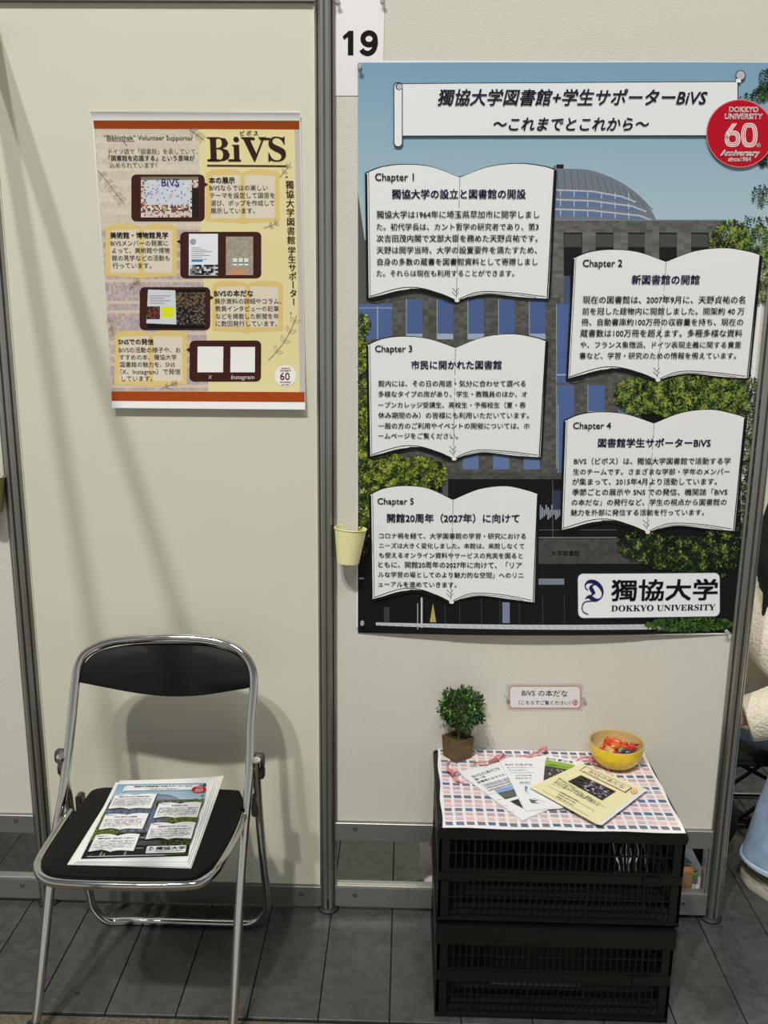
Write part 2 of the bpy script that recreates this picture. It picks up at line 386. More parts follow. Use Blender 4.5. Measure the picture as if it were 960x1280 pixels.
# ================================================================== LARGE POSTER
X0, Z0 = -.1065, 1.9365; PW, PH = .848, 1.1975
def mpA(px, py): q = on_wall(px, py); return (q.x-X0, q.z-Z0)
def dispA(u, v):
    e = (v+PH); s = max(0, sin(pi*min(max(u/PW, 0), 1)))
    return .0015+.016*s*exp(-e/.16)+.002*s*exp(v/.10)*(1-cos(4*pi*u/PW))*.5+.0012*s
CUTS = ([i*.0283 for i in range(1, 30)], [-PH+x for x in (.02, .04, .06, .08, .1, .13, .16, .19, .22, .26, .3, .36, .44, .54, .66, .8, .9, 1.0, 1.06, 1.1, 1.13, 1.16)])
INK = (22, 22, 24); NAVY = (28, 32, 72); PAGE = (226, 226, 226)
BOOKS = [
 dict(c=[(458, 218), (692, 214), (574.6, 223), (460, 374), (684, 374), (570, 377)], ch=('Chapter 1', 469, 517, 226.5), hd=('獨協大学の設立と図書館の開設', 490, 656, 248),
      tx=[('獨協大学は1964年に埼玉県草加市に開学しまし', 471, 673, 272.5), ('た。初代学長は、カント哲学の研究者であり、第3', 471, 672, 287.5), ('次吉田茂内閣で文部大臣を務めた天野貞祐です。', 471, 671, 302), ('天野は開学当時、大学の設置要件を満たすため、', 471, 670, 316.5), ('自身の多数の蔵書を図書館資料として寄贈しまし', 472, 671, 331), ('た。それらは現在も利用することができます。', 471, 642, 345)]),
 dict(c=[(716, 324), (948, 320), (831, 328), (708, 474), (933, 473), (820, 476)], ch=('Chapter 2', 727, 776, 333.5), hd=('新図書館の開館', 788, 872, 354.5),
      tx=[('現在の図書館は、2007年9月に、天野貞祐の名', 727, 929, 378.5), ('前を冠した建物内に開館しました。開架約 40 万', 726.5, 928, 392.5), ('冊、自動書庫約100万冊の収容量を持ち、現在の', 725.5, 926.5, 406), ('蔵書数は100万冊を超えます。多種多様な資料', 724, 925.5, 420), ('や、フランス象徴派、ドイツ表現主義に関する貴重', 724, 924, 434), ('書など、学習・研究のための情報を備えています。', 723, 918, 447.5)]),
 dict(c=[(459.5, 432), (681.5, 427), (569, 435), (462, 571), (674, 571), (566.5, 574)], ch=('Chapter 3', 469, 515, 439.5), hd=('市民に開かれた図書館', 514, 626, 460),
      tx=[('館内には、その日の用途・気分に合わせて選べる', 473, 656, 482), ('多様なタイプの席があり、学生・教職員のほか、オ', 473, 658, 495), ('ープンカレッジ受講生、高校生・予備校生（夏・春', 473, 656, 508.5), ('休み期間のみ）の皆様にも利用いただいています。', 473, 660, 521.5), ('一般の方のご利用やイベントの開催については、ホ', 473, 661, 534.5), ('ームページをご覧ください。', 473, 572, 547)]),
 dict(c=[(705, 526), (929, 522), (816, 529), (700, 662), (916, 663), (807, 665)], ch=('Chapter 4', 715, 762, 535), hd=('図書館学生サポーターBiVS', 746, 886, 557),
      tx=[('BiVS（ビボス）は、獨協大学図書館で活動する学', 716, 911, 578.5), ('生のチームです。さまざまな学部・学年のメンバー', 715, 910, 591.5), ('が集まって、2015年4月より活動しています。', 714, 894, 604), ('季節ごとの展示や SNS での発信、機関誌「BiVS', 714, 907, 617), ('の本だな」の発行など、学生の視点から図書館の', 713, 906, 629.5), ('魅力を外部に発信する活動を行っています。', 712, 878, 642)]),
 dict(c=[(463, 618), (671, 617), (566, 624), (465, 748.5), (666, 750), (563, 751)], ch=('Chapter 5', 472, 517, 629), hd=('開館20周年（2027年）に向けて', 484, 648, 650.5),
      tx=[('コロナ禍を経て、大学図書館の学習・研究における', 474, 656, 671), ('ニーズは大きく変化しました。本館は、来館しなくて', 474, 654, 683), ('も使えるオンライン資料やサービスの充実を図ると', 474, 652, 695), ('ともに、開館20周年の2027年に向けて、「リア', 473, 651, 707), ('ルな学習の場としてのより魅力的な空間」へのリニ', 473, 653, 719), ('ューアルを進めていきます。', 473, 570, 731)]),
]
def sm(P, n=6): return [(p.x, p.y) for p in catmull([(a, b, 0) for a, b in P], n)]
def poster_art(root, mp, disp, scale, cuts, full=True):
    st = .00008*(1 if full else 1/scale*.35)/1
    def CV(base, st=.00002): c = Canvas(mp, (base*.6+.0003)*(1 if full else .35), st if full else .000008); return c
    bg = CV(.0001)
    def sky(x, y):
        t = (y-78)/220; t = max(0, min(1, t)); return tuple(a+(b-a)*t for a, b in zip((120, 156, 180), (170, 192, 200)))
    bg.grid(447.5, 79, 962, 330, 20, 24, sky)
    # building facade
    rnd = random.Random(3)
    def brick(base, a=12):
        def f(x, y): v = rnd.uniform(-a, a); return tuple(max(0, c+v) for c in base)
        return f
    bg.rect(447.5, 300, 925, 790, (20, 22, 24))
    bg.poly([(447.5, 300), (447.5, 240), (456, 300), (700, 300), (700, 640), (447.5, 640)], (84, 84, 82))
    # dome
    dome = sm([(690, 276), (690, 212), (704, 211.5), (735, 213), (765, 223), (790, 238), (808, 255), (820, 276)])
    bg.poly(dome, (112, 120, 132))
    for k in range(14):
        x = 696+k*8.2; bg.stroke([(x, 213+max(0, (x-712))**1.7*.018), (x+1+k*.9, 238+max(0, (x-712))**1.3*.07)], .7, (78, 86, 99), up=(k == 0))
    for j, (y, xr) in enumerate(((241, 790), (253, 803), (265, 813))):
        bg.poly([(690, y-3), (740, y-1.5), (xr-14, y+5), (xr+4, y+12), (xr-6, y+12), (740, y+6), (690, y+5)], (96, 116, 152))
        bg.stroke([(690, y-3.4), (740, y-1.4), (xr-14, y+5), (xr+4, y+12)], 1.8, (178, 182, 186))
        for k in range(6): bg.stroke([(700+k*17, y-3+k*.8), (700+k*17, y+5+k*.8)], 1, (188, 190, 192), up=(k == 0))
    bg.rect(695, 206, 704, 211, (30, 32, 34))
    bg.grid(690, 275, 907, 291, 26, 4, brick((92, 92, 89)))
    bg.stroke([(690, 275.5), (907, 275.5)], 1.2, (128, 128, 124))
    bg.rect(690, 291, 902, 480, (28, 29, 31))
    for k in range(5): bg.rect(705+k*39.5, 293, 726+k*39.5, 309, (72, 73, 70), up=(k == 0))
    for x0, x1 in ((690, 704), (727, 744), (766, 784), (805, 823), (845, 863), (885, 902)):
        bg.grid(x0, 291, x1, 480, 2, 44, brick((102, 101, 96)))
    bg.rect(704, 345, 712, 382, (70, 84, 112)); bg.rect(704, 380, 712, 470, (98, 118, 160))
    # lower left windows
    bg.grid(447.5, 372, 700, 600, 46, 62, brick((84, 84, 80)))
    bg.rect(449, 380, 490, 424, (80, 101, 148)); bg.stroke([(472, 383), (472, 424)], 1, (170, 180, 195)); bg.stroke([(449, 385), (490, 385)], 1, (150, 160, 180))
    for k in range(5):
        x = 508+k*38.3
        bg.rect(x, 374, x+20, 417, (76, 96, 142), up=(k == 0)); 
    for k in range(5):
        x = 508+k*38.3
        bg.rect(x, 417, x+20, 424, (158, 170, 190), up=(k == 0))
    for k in range(5):
        x = 508+k*38.3; bg.stroke([(x, 374), (x, 424)], 1, (150, 155, 160), up=(k == 0))
    for k in range(3):
        x = 578+k*38; bg.rect(x, 566, x+20, 586, (98, 118, 160), up=(k == 0))
    bg.grid(683, 380, 800, 598, 20, 60, brick((84, 83, 78)))
    for (x0, x1, y0, y1) in ((695, 717, 380, 478), (695, 717, 481, 585), (734, 755, 481, 518), (773, 793, 481, 520), (697, 716, 505, 590)):
        bg.rect(x0, y0, x1, y1, (80, 101, 148)); bg.stroke([(x0, y1-(y1-y0)*.1), (x1, y1-(y1-y0)*.1)], 1.6, (165, 175, 195)); bg.stroke([(x0, y0), (x0, y1)], .9, (150, 155, 160))
    # dark colonnade and entrance
    bg.rect(560, 597, 800, 790, (22, 23, 25))
    bg.grid(560, 590, 702, 598, 20, 2, brick((74, 74, 72), 8))
    bg.grid(672, 672, 800, 703, 22, 6, brick((72, 71, 69), 6))
    for k in range(12): bg.rect(674+k*2.4, 630+(k % 3)*3, 675.6+k*2.4, 648-(k % 4)*2, (150, 158, 168), up=(k == 0))
    bg.rect(690, 612, 702, 636, (48, 60, 80)); bg.stroke([(690, 600), (690, 672)], .8, (95, 98, 102)); bg.stroke([(672, 670.5), (770, 670.5)], 1, (140, 142, 146)); bg.stroke([(672, 661), (770, 661)], .7, (100, 102, 106))
    bg.text('大学図書館', 688, 723, 692.5, (14, 14, 16), .02)
    bg.rect(672, 721, 704, 728.5, (118, 126, 142)); bg.rect(449, 721, 455, 723, (150, 155, 160))
    for x in (556, 574, 601, 624, 648, 677, 704): bg.stroke([(x, 740), (x, 777)], .8, (62, 64, 68), up=(x == 556))
    bg.stroke([(527, 745), (527, 782)], 2.2, (196, 198, 200)); bg.stroke([(522, 752), (522, 784)], 1.6, (140, 142, 145))
    bg.rect(627, 750, 636, 775, (120, 130, 150)); bg.poly([(541, 752), (545, 775), (537, 775)], (176, 160, 90)); bg.rect(480, 757, 487, 776, (60, 60, 64))
    bg.poly([(470, 776.5), (822, 777.5), (840, 784), (700, 783), (560, 782), (470, 780)], (186, 188, 194))
    for k in range(40): bg.stroke([(474+k*9, 778.5), (478+k*9, 781.5)], .6, (120, 122, 128), up=(k == 0))
    bg.build('background_picture', root, disp, None, scale, cuts)
    # foliage print
    fo = CV(.0052)
    L1 = [(158, 166, 60), (128, 142, 50), (94, 112, 38), (62, 80, 28), (180, 186, 96), (38, 52, 20), (24, 34, 16), (18, 26, 14)]
    L2 = [(58, 80, 34), (84, 106, 44), (116, 132, 60), (36, 52, 26), (22, 34, 18), (140, 150, 84), (16, 22, 14), (28, 40, 22)]
    DK = [(22, 32, 26), (30, 44, 30), (18, 22, 24)]
    inside = lambda x, y: 448.5 < x < 961 and y < 786
    kk = 1 if full else .35; sz = 1 if full else 1.7
    for a in ((455, 405, 8, 14, 90), (452, 440, 6, 26, 130), (454, 480, 7, 60, 240), (453, 540, 7, 40, 240), (480, 592, 34, 28, 900), (525, 592, 34, 22, 620), (462, 630, 14, 30, 300), (456, 660, 8, 34, 160)):
        fo.leaves(*a[:4], int(a[4]*kk*2.4), L1 if a[1] < 620 else L1[2:], 1.6*sz, inside)
    for a in ((800, 494, 34, 24, 620), (850, 492, 46, 34, 950), (905, 500, 30, 40, 800), (925, 400, 14, 120, 700), (940, 560, 14, 90, 500), (905, 640, 30, 60, 700), (850, 690, 60, 22, 800), (800, 680, 30, 20, 300), (912, 305, 26, 30, 420), (948, 330, 18, 50, 420), (880, 700, 40, 24, 300)):
        fo.leaves(*a[:4], int(a[4]*kk*2.8), L2+(L1[:2] if a[1] < 560 else DK), 1.6*sz, inside)
    for a in ((950, 118, 12, 10, 150), (935, 123, 14, 5, 30), (955, 98, 8, 14, 90), (952, 198, 10, 12, 120), (950, 245, 12, 14, 90), (940, 280, 30, 10, 90)):
        fo.leaves(*a[:4], int(a[4]*kk), DK+L2[:2], 1.7*sz, inside)
    fo.leaves(860, 778, 56, 9, int(700*kk), [(46, 70, 30), (62, 92, 38), (34, 50, 24), (84, 110, 50)], 1.8*sz, lambda x, y: y < 788 and y > 769-(x-800)*.02)
    fo.build('foliage_picture', root, disp, None, scale)
    # title scroll
    ts = CV(.0064, .00005)
    ts.poly([(497, 105.5), (921, 103), (921, 171), (497, 171.5)], (34, 44, 60)); ts.poly([(498, 106.5), (919.8, 104), (919.8, 170), (498, 170.5)], (224, 225, 227))
    ts.rrect(492, 104, 503.5, 185, 5, (34, 44, 60)); ts.rrect(493.1, 105.2, 502.3, 183.8, 4.5, (226, 227, 229)); ts.disc(499, 109.5, 4.6, (34, 44, 60), 20); ts.disc(499.4, 109.7, 3.6, (178, 180, 184), 20)
    ts.disc(923.8, 95.5, 6.4, (34, 44, 60), 24); ts.disc(923.8, 95.5, 5.4, (178, 178, 182), 24); ts.poly([(918, 100), (924, 100), (924, 104.5), (918, 104.5)], (226, 227, 229))
    to = ts.build('title_scroll', root, disp, None, scale, cuts)
    tx = CV(.0094); tx.text('獨協大学図書館+学生サポーターBiVS', 547, 881, 131.5, (34, 40, 56), .022, .22); tx.text('〜これまでとこれから〜', 616, 809, 163.5, (34, 40, 56), .022, .22)
    tx.build('lettering', to, disp, None, scale)
    # open books
    for B in BOOKS:
        TL, TR, C, BL, BR, D = B['c']; bk = CV(.0064, .00005)
        wl = C[0]-TL[0]; wr = TR[0]-C[0]
        top = sm([TL, (TL[0]+wl*.18, TL[1]-8), (TL[0]+wl*.42, TL[1]-11), (TL[0]+wl*.7, TL[1]-8), C])+sm([C, (C[0]+wr*.3, C[1]-13), (C[0]+wr*.62, C[1]-17), (C[0]+wr*.88, TR[1]-4.5), TR])
        wd_ = D[0]-BL[0]; we = BR[0]-D[0]
        low = sm([BR, (D[0]+we*.7, D[1]-5), (D[0]+we*.35, D[1]-9), (D[0]+we*.1, D[1]-4), D])+sm([D, (D[0]-wd_*.18, D[1]-9), (D[0]-wd_*.45, D[1]-15), (D[0]-wd_*.75, D[1]-9), BL])
        g = lambda P, e: [(x+(e if x > C[0] else -e), y+(e*.8 if y > C[1]+60 else -e*.8)) for x, y in P]
        bk.poly(g(top+low, 1.7), INK)
        bk.poly(g(top+[(x, y-0.4) for x, y in low], .4), PAGE)
        # page block under the lower edge
        p1 = sm([(BL[0]+2, BL[1]-3), (D[0]-wd_*.62, D[1]-17), (D[0]-wd_*.35, D[1]-15.5), (D[0]-3, D[1]-3)])
        bk.stroke(p1, 1.1, INK); bk.stroke([(x-1, y+3.6) for x, y in p1[3:]], 1.4, INK); bk.stroke([(x, y+1.8) for x, y in p1[8:]], .6, INK)
        p2 = sm([(D[0]+3, D[1]-3), (D[0]+we*.25, D[1]-12), (D[0]+we*.6, D[1]-11), (BR[0]-3, BR[1]-3)])
        bk.stroke(p2, .9, INK); bk.stroke([(x, y+2.2) for x, y in p2[2:-2]], .6, INK)
        bk.stroke([(x, y+.4) for x, y in low[len(low)//2:]], 3.4, INK); bk.stroke([(x, y+.3) for x, y in low[:len(low)//2]], 1.8, INK); bk.stroke([(BL[0]-.5, BL[1]), (BL[0]+7, BL[1]+2.5), (BL[0]+22, BL[1]-1)], 1.2, INK)
        bk.disc(D[0]+1, D[1]-1, 3, PAGE, 14, 1.8)
        bk.stroke([TL, (BL[0], BL[1])], 2.4, INK); bk.stroke([(TL[0]+3, TL[1]-2), (BL[0]+3, BL[1]-4)], .6, INK)
        bk.stroke([TR, (BR[0]-1, BR[1])], 1.3, INK); bk.stroke([(TR[0]+2.2, TR[1]), (BR[0]+2, BR[1]-2)], 1.6, INK)
        for k in range(11):
            f0, f1 = k/11, (k+(.9 if k < 2 or k > 8 else .7))/11
            bk.stroke([(C[0]+(D[0]-C[0])*f0, C[1]+(D[1]-C[1]-3)*f0), (C[0]+(D[0]-C[0])*f1, C[1]+(D[1]-C[1]-3)*f1)], .55, (90, 90, 92), up=(k == 0))
        for k in (14, 9): bk.stroke([(D[0]-5, D[1]-k-3), (D[0]-.5, D[1]-k+2), (D[0]+3, D[1]-k-3)], .6, INK, up=False)
        bo = bk.build('open_book', root, disp, None, scale, cuts)
        tx = CV(.0094); s, a, b, y = B['ch']; tx.text(s, a, b, y, INK, .018)
        s, a, b, y = B['hd']; tx.text(s, a, b, y, NAVY, .03)
        for s, a, b, y in B['tx']: tx.text(s, a, b, y, INK, .016)
        tx.build('lettering', bo, disp, None, scale)
    # anniversary badge
    bd = CV(.0084); bd.disc(923, 168, 42.3, (214, 120, 130), 64); bd.disc(923, 168, 41.2, (178, 12, 34), 64)
    def pill(cx, cy, rx, ry, n=28): return [(cx+rx*(abs(cos(t))**.6)*(1 if cos(t) > 0 else -1), cy+ry*sin(t)) for t in [2*pi*k/n for k in range(n)]]
    bd.up()
    for e in (0, 2.1, 4.2):
        bd.stroke(pill(913.5, 174.5, 9.2-e, 9.5-e), 1.05, (240, 226, 226), up=False, closed=True)
        bd.stroke(sm([(904.3+e, 174), (905.5+e, 168), (911+e, 160), (914+e*1.05, 155.5)]), 1.05, (240, 226, 226), up=False)
        bd.stroke(pill(934.5, 170, 9.6-e, 14.6-e), 1.05, (240, 226, 226), up=False, closed=True)
    bo = bd.build('anniversary_badge', root, disp, None, scale, cuts)
    tx = CV(.0102); W_ = (244, 236, 236)
    tx.text('DOKKYO', 909, 945, 141.3, W_, .05); tx.text('UNIVERSITY', 903.5, 950, 150, W_, .05); tx.text('th', 943, 948, 184.5, W_, .04)
    tx.text('Anniversary', 898.5, 946.5, 195.5, W_, .05, .2); tx.text('since1964', 908, 936, 202.5, W_, .05)
    tx.build('lettering', bo, disp, None, scale)
    # university name plate
    lp = CV(.0064); lp.rrect(719.5, 713.5, 899, 769.8, 7, (40, 60, 70)); lp.rrect(720.8, 714.8, 897.8, 768.4, 6.4, (228, 230, 232))
    bo = lp.build('name_plate', root, disp, None, scale, cuts)
    tx = CV(.0084); tx.text('𝕯', 728, 752, 748, (24, 34, 88), 0, 0, squash=1.14)
    tx.stroke(sm([(738, 748), (729, 749), (725.5, 755), (727, 761), (733, 764)]), 1.4, (24, 34, 88), up=False)
    tx.text('獨協大学', 762, 894, 745.5, (18, 18, 20), .03, squash=.86); tx.text('𝐃𝐎𝐊𝐊𝐘𝐎 𝐔𝐍𝐈𝐕𝐄𝐑𝐒𝐈𝐓𝐘', 761.5, 892, 760.5, (18, 18, 20), .005, squash=.92)
    tx.build('lettering', bo, disp, None, scale)

def sheet(root, corners, disp, m, nx=24, nz=30, th=.0003, name='sheet', scale=1):
    """paper between four (u,v) corners TL,TR,BR,BL following disp, real thickness."""
    TL, TR, BR, BL = [Vector((*c, 0)) for c in corners]; b = MB(); V = []
    for side in (0, 1):
        for j in range(nz+1):
            for i in range(nx+1):
                p = (TL*(1-i/nx)+TR*i/nx)*(1-j/nz)+(BL*(1-i/nx)+BR*i/nx)*j/nz
                d = disp(p.x, p.y) if disp else 0
                V.append(Vector((p.x*scale, -d+(th if side else 0), p.y*scale)))
    n = (nx+1)*(nz+1); Fc = []
    for j in range(nz):
        for i in range(nx):
            a = j*(nx+1)+i; q = [a, a+nx+1, a+nx+2, a+1]; Fc += [q, [n+k for k in q[::-1]]]
    ring = [i for i in range(nx+1)]+[(j*(nx+1)+nx) for j in range(1, nz+1)]+[nz*(nx+1)+i for i in range(nx-1, -1, -1)]+[j*(nx+1) for j in range(nz-1, 0, -1)]
    for k in range(len(ring)): a, c = ring[k], ring[(k+1) % len(ring)]; Fc.append([a, c, c+n, a+n])
    b.add(V, Fc); return b.build(name, m, root, smooth=False)

pa = thing('poster', (X0, -.0025, Z0), 'large blue-sky poster of a library building with five open-book text boxes on the right panel', 'poster')
br = mpA(912, 793)
o = sheet(pa, [(0, 0), (PW, 0), (PW, -PH), (0, -PH)], dispA, paper)
poster_art(pa, mpA, dispA, 1, CUTS)

# ================================================================== LEFT POSTER
XB, ZB = -.651, 1.838
def mpB(px, py): q = on_wall(px, py); return (q.x-XB, q.z-ZB)
cB = [mpB(115, 141), mpB(375.5, 140.5), mpB(382.5, 511), mpB(143, 509)]
HB = abs(cB[2][1])
def dispB(u, v):
    e = v+HB; return .0012+.0125*exp(-max(e, 0)/.07)+.0065*exp(min(v, 0)/.010)
pb = thing('poster', (XB, -.0025, ZB), 'smaller yellow and beige poster with brown bars and white margins on the smooth left panel', 'poster')
sheet(pb, cB, dispB, paper, 8, 240)
CB = ([i*.05 for i in range(1, 9)], [-.002*k for k in range(1, 16)]+[-.035, -.042]+[-HB+x for x in (.008, .016, .024, .032, .04, .05, .06, .07, .08, .09, .1, .115, .13, .15, .17, .195, .22, .26, .3, .35, .4, .44, .48, .51, .54, .56, .57, .58, .585, .59, .595, .6, .605, .61)])
Canvas.ref = (250, 330)
def shearB(f):     # poster is a little rotated: left edge at photo x for a given y
    return f
c = Canvas(mpB, .0006, .000025)
YB = (222, 210, 158); BE = (196, 186, 166)
def ex(y): return 118.5+(y-162)*(141.5-118.5)/(488-162)
def ex2(y): return 374.6+(y-162)*(381.5-374.6)/(488-162)
c.poly([(ex(151), 151), (ex2(151), 151), (ex2(500), 501), (ex(500)-.5, 500)], BE)
rn = random.Random(5)
def shelf(x, y):
    if x < ex(y)+1: return None
    if y < 285: v = rn.uniform(-4, 6)+ (8 if int(y/9) % 2 else 0); return (200+v, 190+v, 172+v)
    k = int((y-285)/13)
    if (y-285) % 13 < 3: return (206, 190, 172)
    return rn.choice([(178, 160, 160), (168, 154, 160), (196, 178, 160), (186, 170, 166), (172, 164, 172)])
c.grid(118, 164, 264, 488, 60, 84, shelf)
c.poly([(249, 162), (368.5, 162), (375.5, 490), (262, 490), (258, 400), (252, 300)], YB)
c.poly([(368.5, 162), (374.5, 162), (381, 490), (375.5, 490)], (190, 182, 178))
OR = (146, 62, 18)
c.poly([(ex(151), 151.4), (ex2(151), 151.8), (ex2(162), 162.5), (ex(162), 161.5)], OR)
c.poly([(ex(488), 488.5), (ex2(489), 489.5), (ex2(501), 501.5), (ex(500), 500)], (158, 66, 16))
GO = (216, 190, 122)
def bookframe(x0, y0, x1, y1):
    cx = (x0+x1)/2
    out = sm([(x0, y0+4), (x0+8, y0), (cx-14, y0-1), (cx, y0+3)])+sm([(cx, y0+3), (cx+14, y0-1), (x1-8, y0), (x1, y0+4)])+[(x1, y1-2), (cx+6, y1), (cx, y1+2), (cx-6, y1), (x0, y1-2)]
    c.poly(out, GO); c.poly([(x0+6, y0+7), (cx-3, y0+6), (cx-3, y1-6), (x0+6, y1-6)], (216, 206, 186)); c.poly([(cx+3, y0+6), (x1-6, y0+7), (x1-6, y1-6), (cx+3, y1-6)], (216, 206, 186))
for b in ((258, 213, 350, 279), (133, 281, 222, 347), (266, 352, 354, 415), (145, 414, 235, 482)): bookframe(*b)
BR_ = (62, 30, 24)
def bubble(x0, y0, x1, y1, side, ty):
    c.rrect(x0, y0, x1, y1, 6, BR_)
    if side > 0: c.poly([(x1-.5, ty-3), (x1+4.5, ty), (x1-.5, ty+3)], BR_)
    else: c.poly([(x0+.5, ty-3), (x0-4.5, ty), (x0+.5, ty+3)], BR_)
bubble(165, 218.5, 256.5, 277, 1, 231); bubble(226, 290, 327, 348, -1, 302); bubble(175.5, 359, 263.5, 412.5, 1, 372); bubble(238, 425.5, 327, 476.5, -1, 437)
c.disc(357.5, 469.3, 13.3, (232, 230, 226), 40); WT = c.w+.0004
def photo(x0, y0, x1, y1, cols, nx, ny, seed, fn=None):
    r = random.Random(seed); c.grid(x0, y0, x1, y1, nx, ny, lambda x, y: (fn((x-x0)/(x1-x0), (y-y0)/(y1-y0), r) if fn else r.choice(cols)))
def f1(u, v, r):
    if u > .9 and v > .25: return (34, 30, 32)
    if v < .08: return (120, 116, 96)
    if .08 < u < .86 and v < .68:
        if r.random() < .12: return r.choice([(206, 140, 170), (120, 150, 190), (150, 130, 180)])
        return (196+r.randint(-8, 12), 206+r.randint(-6, 8), 214)
    if v > .62 and v < .84: return r.choice([(150, 60, 60), (226, 222, 210), (190, 150, 100), (80, 110, 90), (210, 190, 190), (60, 50, 60)])
    return r.choice([(206, 196, 184), (196, 180, 170), (120, 80, 76), (214, 206, 198)])
photo(177, 221.5, 248.5, 272, None, 36, 26, 1, f1)
c.rect(236.8, 292.5, 273, 344.5, (226, 228, 232)); c.disc(242, 302.5, 4, (150, 160, 170), 16); 
for k in range(7): c.stroke([(240, 310+k*2.4), (240+12+(k*7) % 17, 310+k*2.4)], .7, (110, 116, 126), up=(k == 0))
c.rect(240, 325, 254, 327.5, (70, 120, 180)); photo(238, 331, 273, 344, [(40, 40, 44), (200, 200, 204), (120, 122, 128), (20, 22, 26)], 12, 5, 4)
photo(283, 296, 317, 344, [(158, 150, 136), (166, 158, 144), (150, 142, 130)], 14, 20, 6); c.poly([(285, 344), (291, 334), (300, 338), (306, 334), (312, 344)], (196, 140, 110))
for x in (292, 299, 306): c.rect(x, 323, x+5, 332, (222, 222, 222)); c.rect(x, 328, x+5, 329.4, (60, 70, 90))
def f3(u, v, r):
    if v < .1 or v > .92: return (18, 18, 20)
    if v < .45: return r.choice([(120, 96, 66), (60, 50, 40), (34, 28, 26), (90, 74, 56)])
    return r.choice([(30, 26, 26), (70, 60, 50), (22, 20, 22), (48, 44, 44), (110, 98, 86)])
photo(185, 361.5, 257.5, 410, None, 34, 24, 8, f3)
c.poly([(186, 362), (220, 363), (221.5, 405.5), (184, 404)], (206, 208, 214)); c.rect(203, 383, 218, 397, (214, 220, 40)); photo(184.5, 383, 201, 399, [(120, 50, 50), (30, 26, 28), (80, 70, 60)], 8, 7, 9)
for k in range(4): c.stroke([(188, 370+k*3), (188+26-(k % 2)*8, 370+k*3)], .8, (110, 120, 150), up=(k == 0))
c.rect(248, 433, 280, 465, (232, 232, 230)); c.rect(289, 433.5, 319.5, 465, (232, 232, 230))
# sprigs
def sprig(P, n, s, col=(150, 128, 104)):
    Q = sm(P, 5); c.stroke(Q, .6, col)
    for k in range(n):
        i = int((k+1)/(n+1)*(len(Q)-1)); x, y = Q[i]; tx_, ty_ = Q[min(i+1, len(Q)-1)][0]-x, Q[min(i+1, len(Q)-1)][1]-y; L = sqrt(tx_*tx_+ty_*ty_)+1e-6; tx_, ty_ = tx_/L, ty_/L
        for sd in (-1, 1):
            dx, dy = tx_*.7-sd*ty_*.7, ty_*.7+sd*tx_*.7
            px_, py_ = -dy, dx
            c.stroke([(x, y), (x+dx*s*.5+px_*s*.2, y+dy*s*.5+py_*s*.2), (x+dx*s, y+dy*s), (x+dx*s*.5-px_*s*.2, y+dy*s*.5-py_*s*.2)], .5, col, up=False, closed=True)
sprig([(123, 213), (134, 226), (146, 242), (156, 255)], 5, 9); sprig([(336, 450), (352, 432), (364, 412), (371, 394)], 4, 10); sprig([(236, 161), (246, 168), (256, 176)], 3, 8)
sprig([(135, 394), (140, 408), (143, 420)], 3, 7); sprig([(350, 222), (358, 212), (364, 203)], 2, 6); sprig([(330, 285), (342, 281), (348, 277)], 2, 6); sprig([(163, 362), (168, 355), (176, 350)], 3, 6); sprig([(205, 484), (216, 480), (224, 478)], 3, 5)
bgp = c.build('printed_picture', pb, dispB, None, 1, CB)
t2 = Canvas(mpB, WT)
BK = (52, 28, 22); GY = (92, 84, 78)
t2.text('“Bibliothek” Volunteer Supporter', 131, 242, 175.2, GY, .012, y1=176); t2.stroke([(134, 176.5), (169, 177)], .6, GY); t2.stroke([(155, 177), (160, 183)], .6, GY)
for s, a, b, y, w in (('ドイツ語で「図書館」を表していて、', 137, 248, 192.5, 0), ('「図書館を応援する」という意味が', 137, 244, 200.8, .02), ('込められています！', 138, 197, 209.8, 0)): t2.text(s, a, b, y, GY, w)
t2.text('ビ ボ ス', 301, 323, 169.8, BK, .02)
t2.text('𝐁𝐢𝐕𝐒', 260, 358, 201.8, BK, 0, squash=.88)
for x0, x1, y in ((260, 275, 201.2), (286, 301, 201.2), (305, 319, 174.4), (325, 338, 174.4)): t2.rect(x0, y-1.6, x1, y+1, BK, up=False)
t2.stroke([(259.5, 207.3), (359, 208)], 1.7, BK)
t2.vtext('-獨協大学図書館', 362, 214, 306, BK, .02, .96, x1=364.5); t2.vtext('学生サポーター,', 364.8, 308, 393, BK, .02, 1.0, x1=368)
for s, a, b, y, w in (('本の展示', 262, 294, 229, .03), ('BiVSならではの楽しい', 262.5, 335, 238, 0), ('テーマを設定して図書を', 263, 344, 247.5, 0), ('選び、ポップを作成して', 264, 343.5, 257, 0), ('展示しています。', 264, 319, 266.5, 0),
    ('美術館・博物館見学', 139, 211, 297.5, .03), ('BiVSメンバーの発案に', 139.5, 211, 307, 0), ('よって、美術館や博物', 141, 213, 316, 0), ('館の見学などの活動も', 141, 213, 325.5, 0), ('行っています。', 142, 190, 335, 0),
    ('BiVSの本だな', 268.5, 317, 370, .03), ('展示資料の詳細やコラム、', 269, 352, 379.3, 0), ('教員インタビューの記事', 270, 349, 388.5, 0), ('などを掲載した新聞を年', 270.5, 349, 398, 0), ('に数回発行しています。', 270.5, 347, 407.3, 0),
    ('SNSでの発信', 149.5, 193, 430, .03), ('BiVSの活動の様子や、お', 150, 227, 440, 0), ('すすめの本、獨協大学', 151, 222, 449, 0), ('図書館の魅力を、SNS', 152, 220, 458, 0), ('（X、Instagram）で発信', 152, 227, 467, 0), ('しています。', 154, 192, 475.5, 0)):
    t2.text(s, a, b, y, (50, 40, 34) if w else GY, w or .006)
t2.text('X', 261.5, 266.5, 473, (220, 210, 205), .0, .2); t2.text('Instagram', 290, 319, 473.5, (220, 210, 205), 0, .2)
